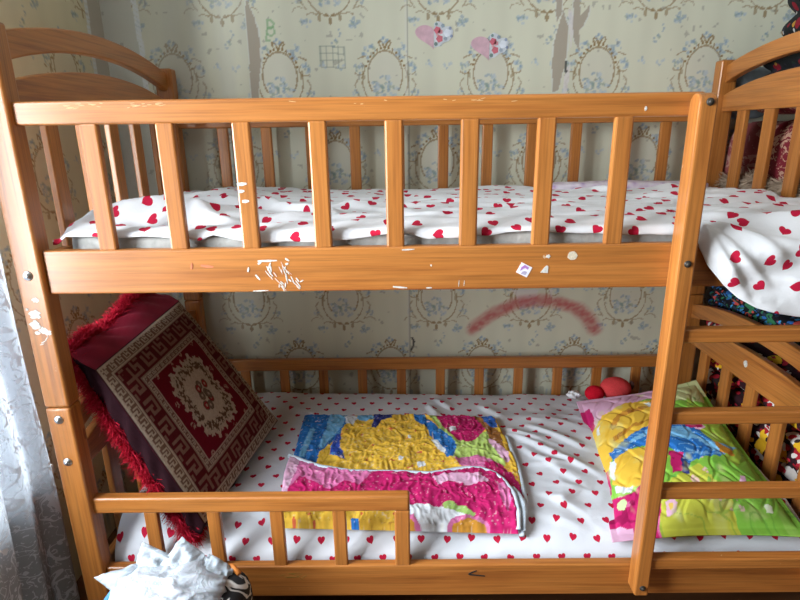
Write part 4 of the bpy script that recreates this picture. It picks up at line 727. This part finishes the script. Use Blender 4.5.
fold=.015*np.sin(yy*58+.8*np.sin(yy*17)+.25*np.sin(zc*3))+.006*np.sin(yy*121+1+.5*zc)
Xc=-.925+fold*(.6+.4*sst(2.2,1.2,zc))-.012*sst(.6,.0,zc); Yc=yy+.012*np.sin(zc*4+yy*9)+0*zc
uvx=np.broadcast_to((.132-yy)*1.6,(ny,nz)); uvz=np.broadcast_to(zc,(ny,nz))
cur=thing('curtain',(-.925,-.02,0),'white lace net curtain hanging at the left beside the bed post','curtain')
mesh('curtain_net',np.stack([Xc,Yc,np.broadcast_to(zc,(ny,nz))],-1).reshape(-1,3),gridF(ny,nz),cm.m,cur,(-.925,-.25,1.1),uv=np.stack([uvx,uvz],-1).reshape(-1,2))
rod=thing('curtain_rod',(-.925,-.8,2.27),'white curtain rod above the window on the left wall','curtain rod')
tube('rod',DAYWHITE,rod,[(-.925,.20,2.268),(-.925,-2.1,2.268)],.012)
for y in (.15,-2.05): box('rod_bracket',DAYWHITE,rod,(-.985,-.915),(y-.01,y+.01),(2.25,2.262),.002)
# ------------------------------------------------------------------ heart stickers on the wallpaper
def wallsticker(cx,cz,lab):
    t=thing('wall_sticker',(cx,YW,cz),lab,'wall sticker','heart stickers on the wallpaper')
    h=[];                                                            # left half of a heart
    for a in np.linspace(0,math.pi,26): h.append((cx-.058*(math.sin(a)**3)*1.05,cz-.002+.0026*(13*math.cos(a)-5*math.cos(2*a)-2*math.cos(3*a)-math.cos(4*a))))
    prism('half_heart',plain('pink_foil',(.66,.43,.50),.4),t,h,'Y',YW-.0022,YW-.0004,0)
    w=prism('bouquet',plain('white_foil',(.60,.64,.68),.45),t,[(cx+.001+a*1.5,cz+b*1.3) for a,b in [(0,-.03),(0,.026),(.008,.031),(.018,.027),(.024,.018),(.035,.019),(.042,.008),(.040,-.006),(.033,-.015),(.022,-.019),(.012,-.027)]],'Y',YW-.0024,YW-.0004,0)
    for x,z,r,m in [(.008,.010,.009,(.62,.14,.19)),(.013,-.010,.009,(.62,.16,.20)),(.015,.006,.006,(.68,.30,.34)),(.030,.003,.010,(.74,.78,.85)),(.006,.024,.004,(.20,.30,.30)),(.020,.020,.005,(.30,.38,.45)),(.026,-.010,.005,(.35,.42,.5)),(.005,-.022,.005,(.2,.28,.26)),(.036,.014,.004,(.3,.36,.5)),(.008,-.001,.004,(.75,.40,.42)),(.039,-.004,.004,(.28,.34,.48))]:
        prism('flower_print',plain('petal',m,.5),w,[(cx+x*1.5+r*1.35*math.cos(6.283*k/10)*(1 if k%2 else .8),cz+z*1.3+r*1.35*math.sin(6.283*k/10)*(1 if k%2 else .8)) for k in range(10)],'Y',YW-.0032,YW-.0023,0)
wallsticker(.102,1.566,'pink heart and flower sticker on the wallpaper, the left and higher one'); wallsticker(.286,1.529,'pink heart and flower sticker on the wallpaper, the right and lower one')
# ------------------------------------------------------------------ camera, light
cam=bpy.data.cameras.new('camera'); cam.lens=24.986; cam.sensor_width=36; cam.clip_start=.02
co_=bpy.data.objects.new('camera',cam); COL.objects.link(co_)
Rm=Matrix(((.9999,.01177,.00842),(.00465,.28959,-.95714),(-.0137,.95708,.28951)))
co_.matrix_world=Matrix.Translation((-.0035,-1.1076,1.2608))@Rm.to_4x4(); SC.camera=co_
def area(name,loc,rot,sx,sy,power,c):
    l=bpy.data.lights.new(name,'AREA'); l.shape='RECTANGLE'; l.size=sx; l.size_y=sy; l.energy=power; l.color=c
    o=bpy.data.objects.new(name,l); COL.objects.link(o); o.location=loc; o.rotation_euler=rot; return o
area('window_daylight',(XLW-.60,-.62,1.50),(0,-math.pi/2,0),1.9,1.5,POWER,(.90,.965,1.0))
w=bpy.data.worlds.new('sky'); SC.world=w; w.use_nodes=True; bg=w.node_tree.nodes['Background']; bg.inputs[0].default_value=(.62,.76,1,1); bg.inputs[1].default_value=1.0
SC.view_settings.view_transform='Standard'; SC.view_settings.look='None'; SC.view_settings.exposure=EXPO; SC.view_settings.gamma=1; SC.view_settings.use_curve_mapping=False
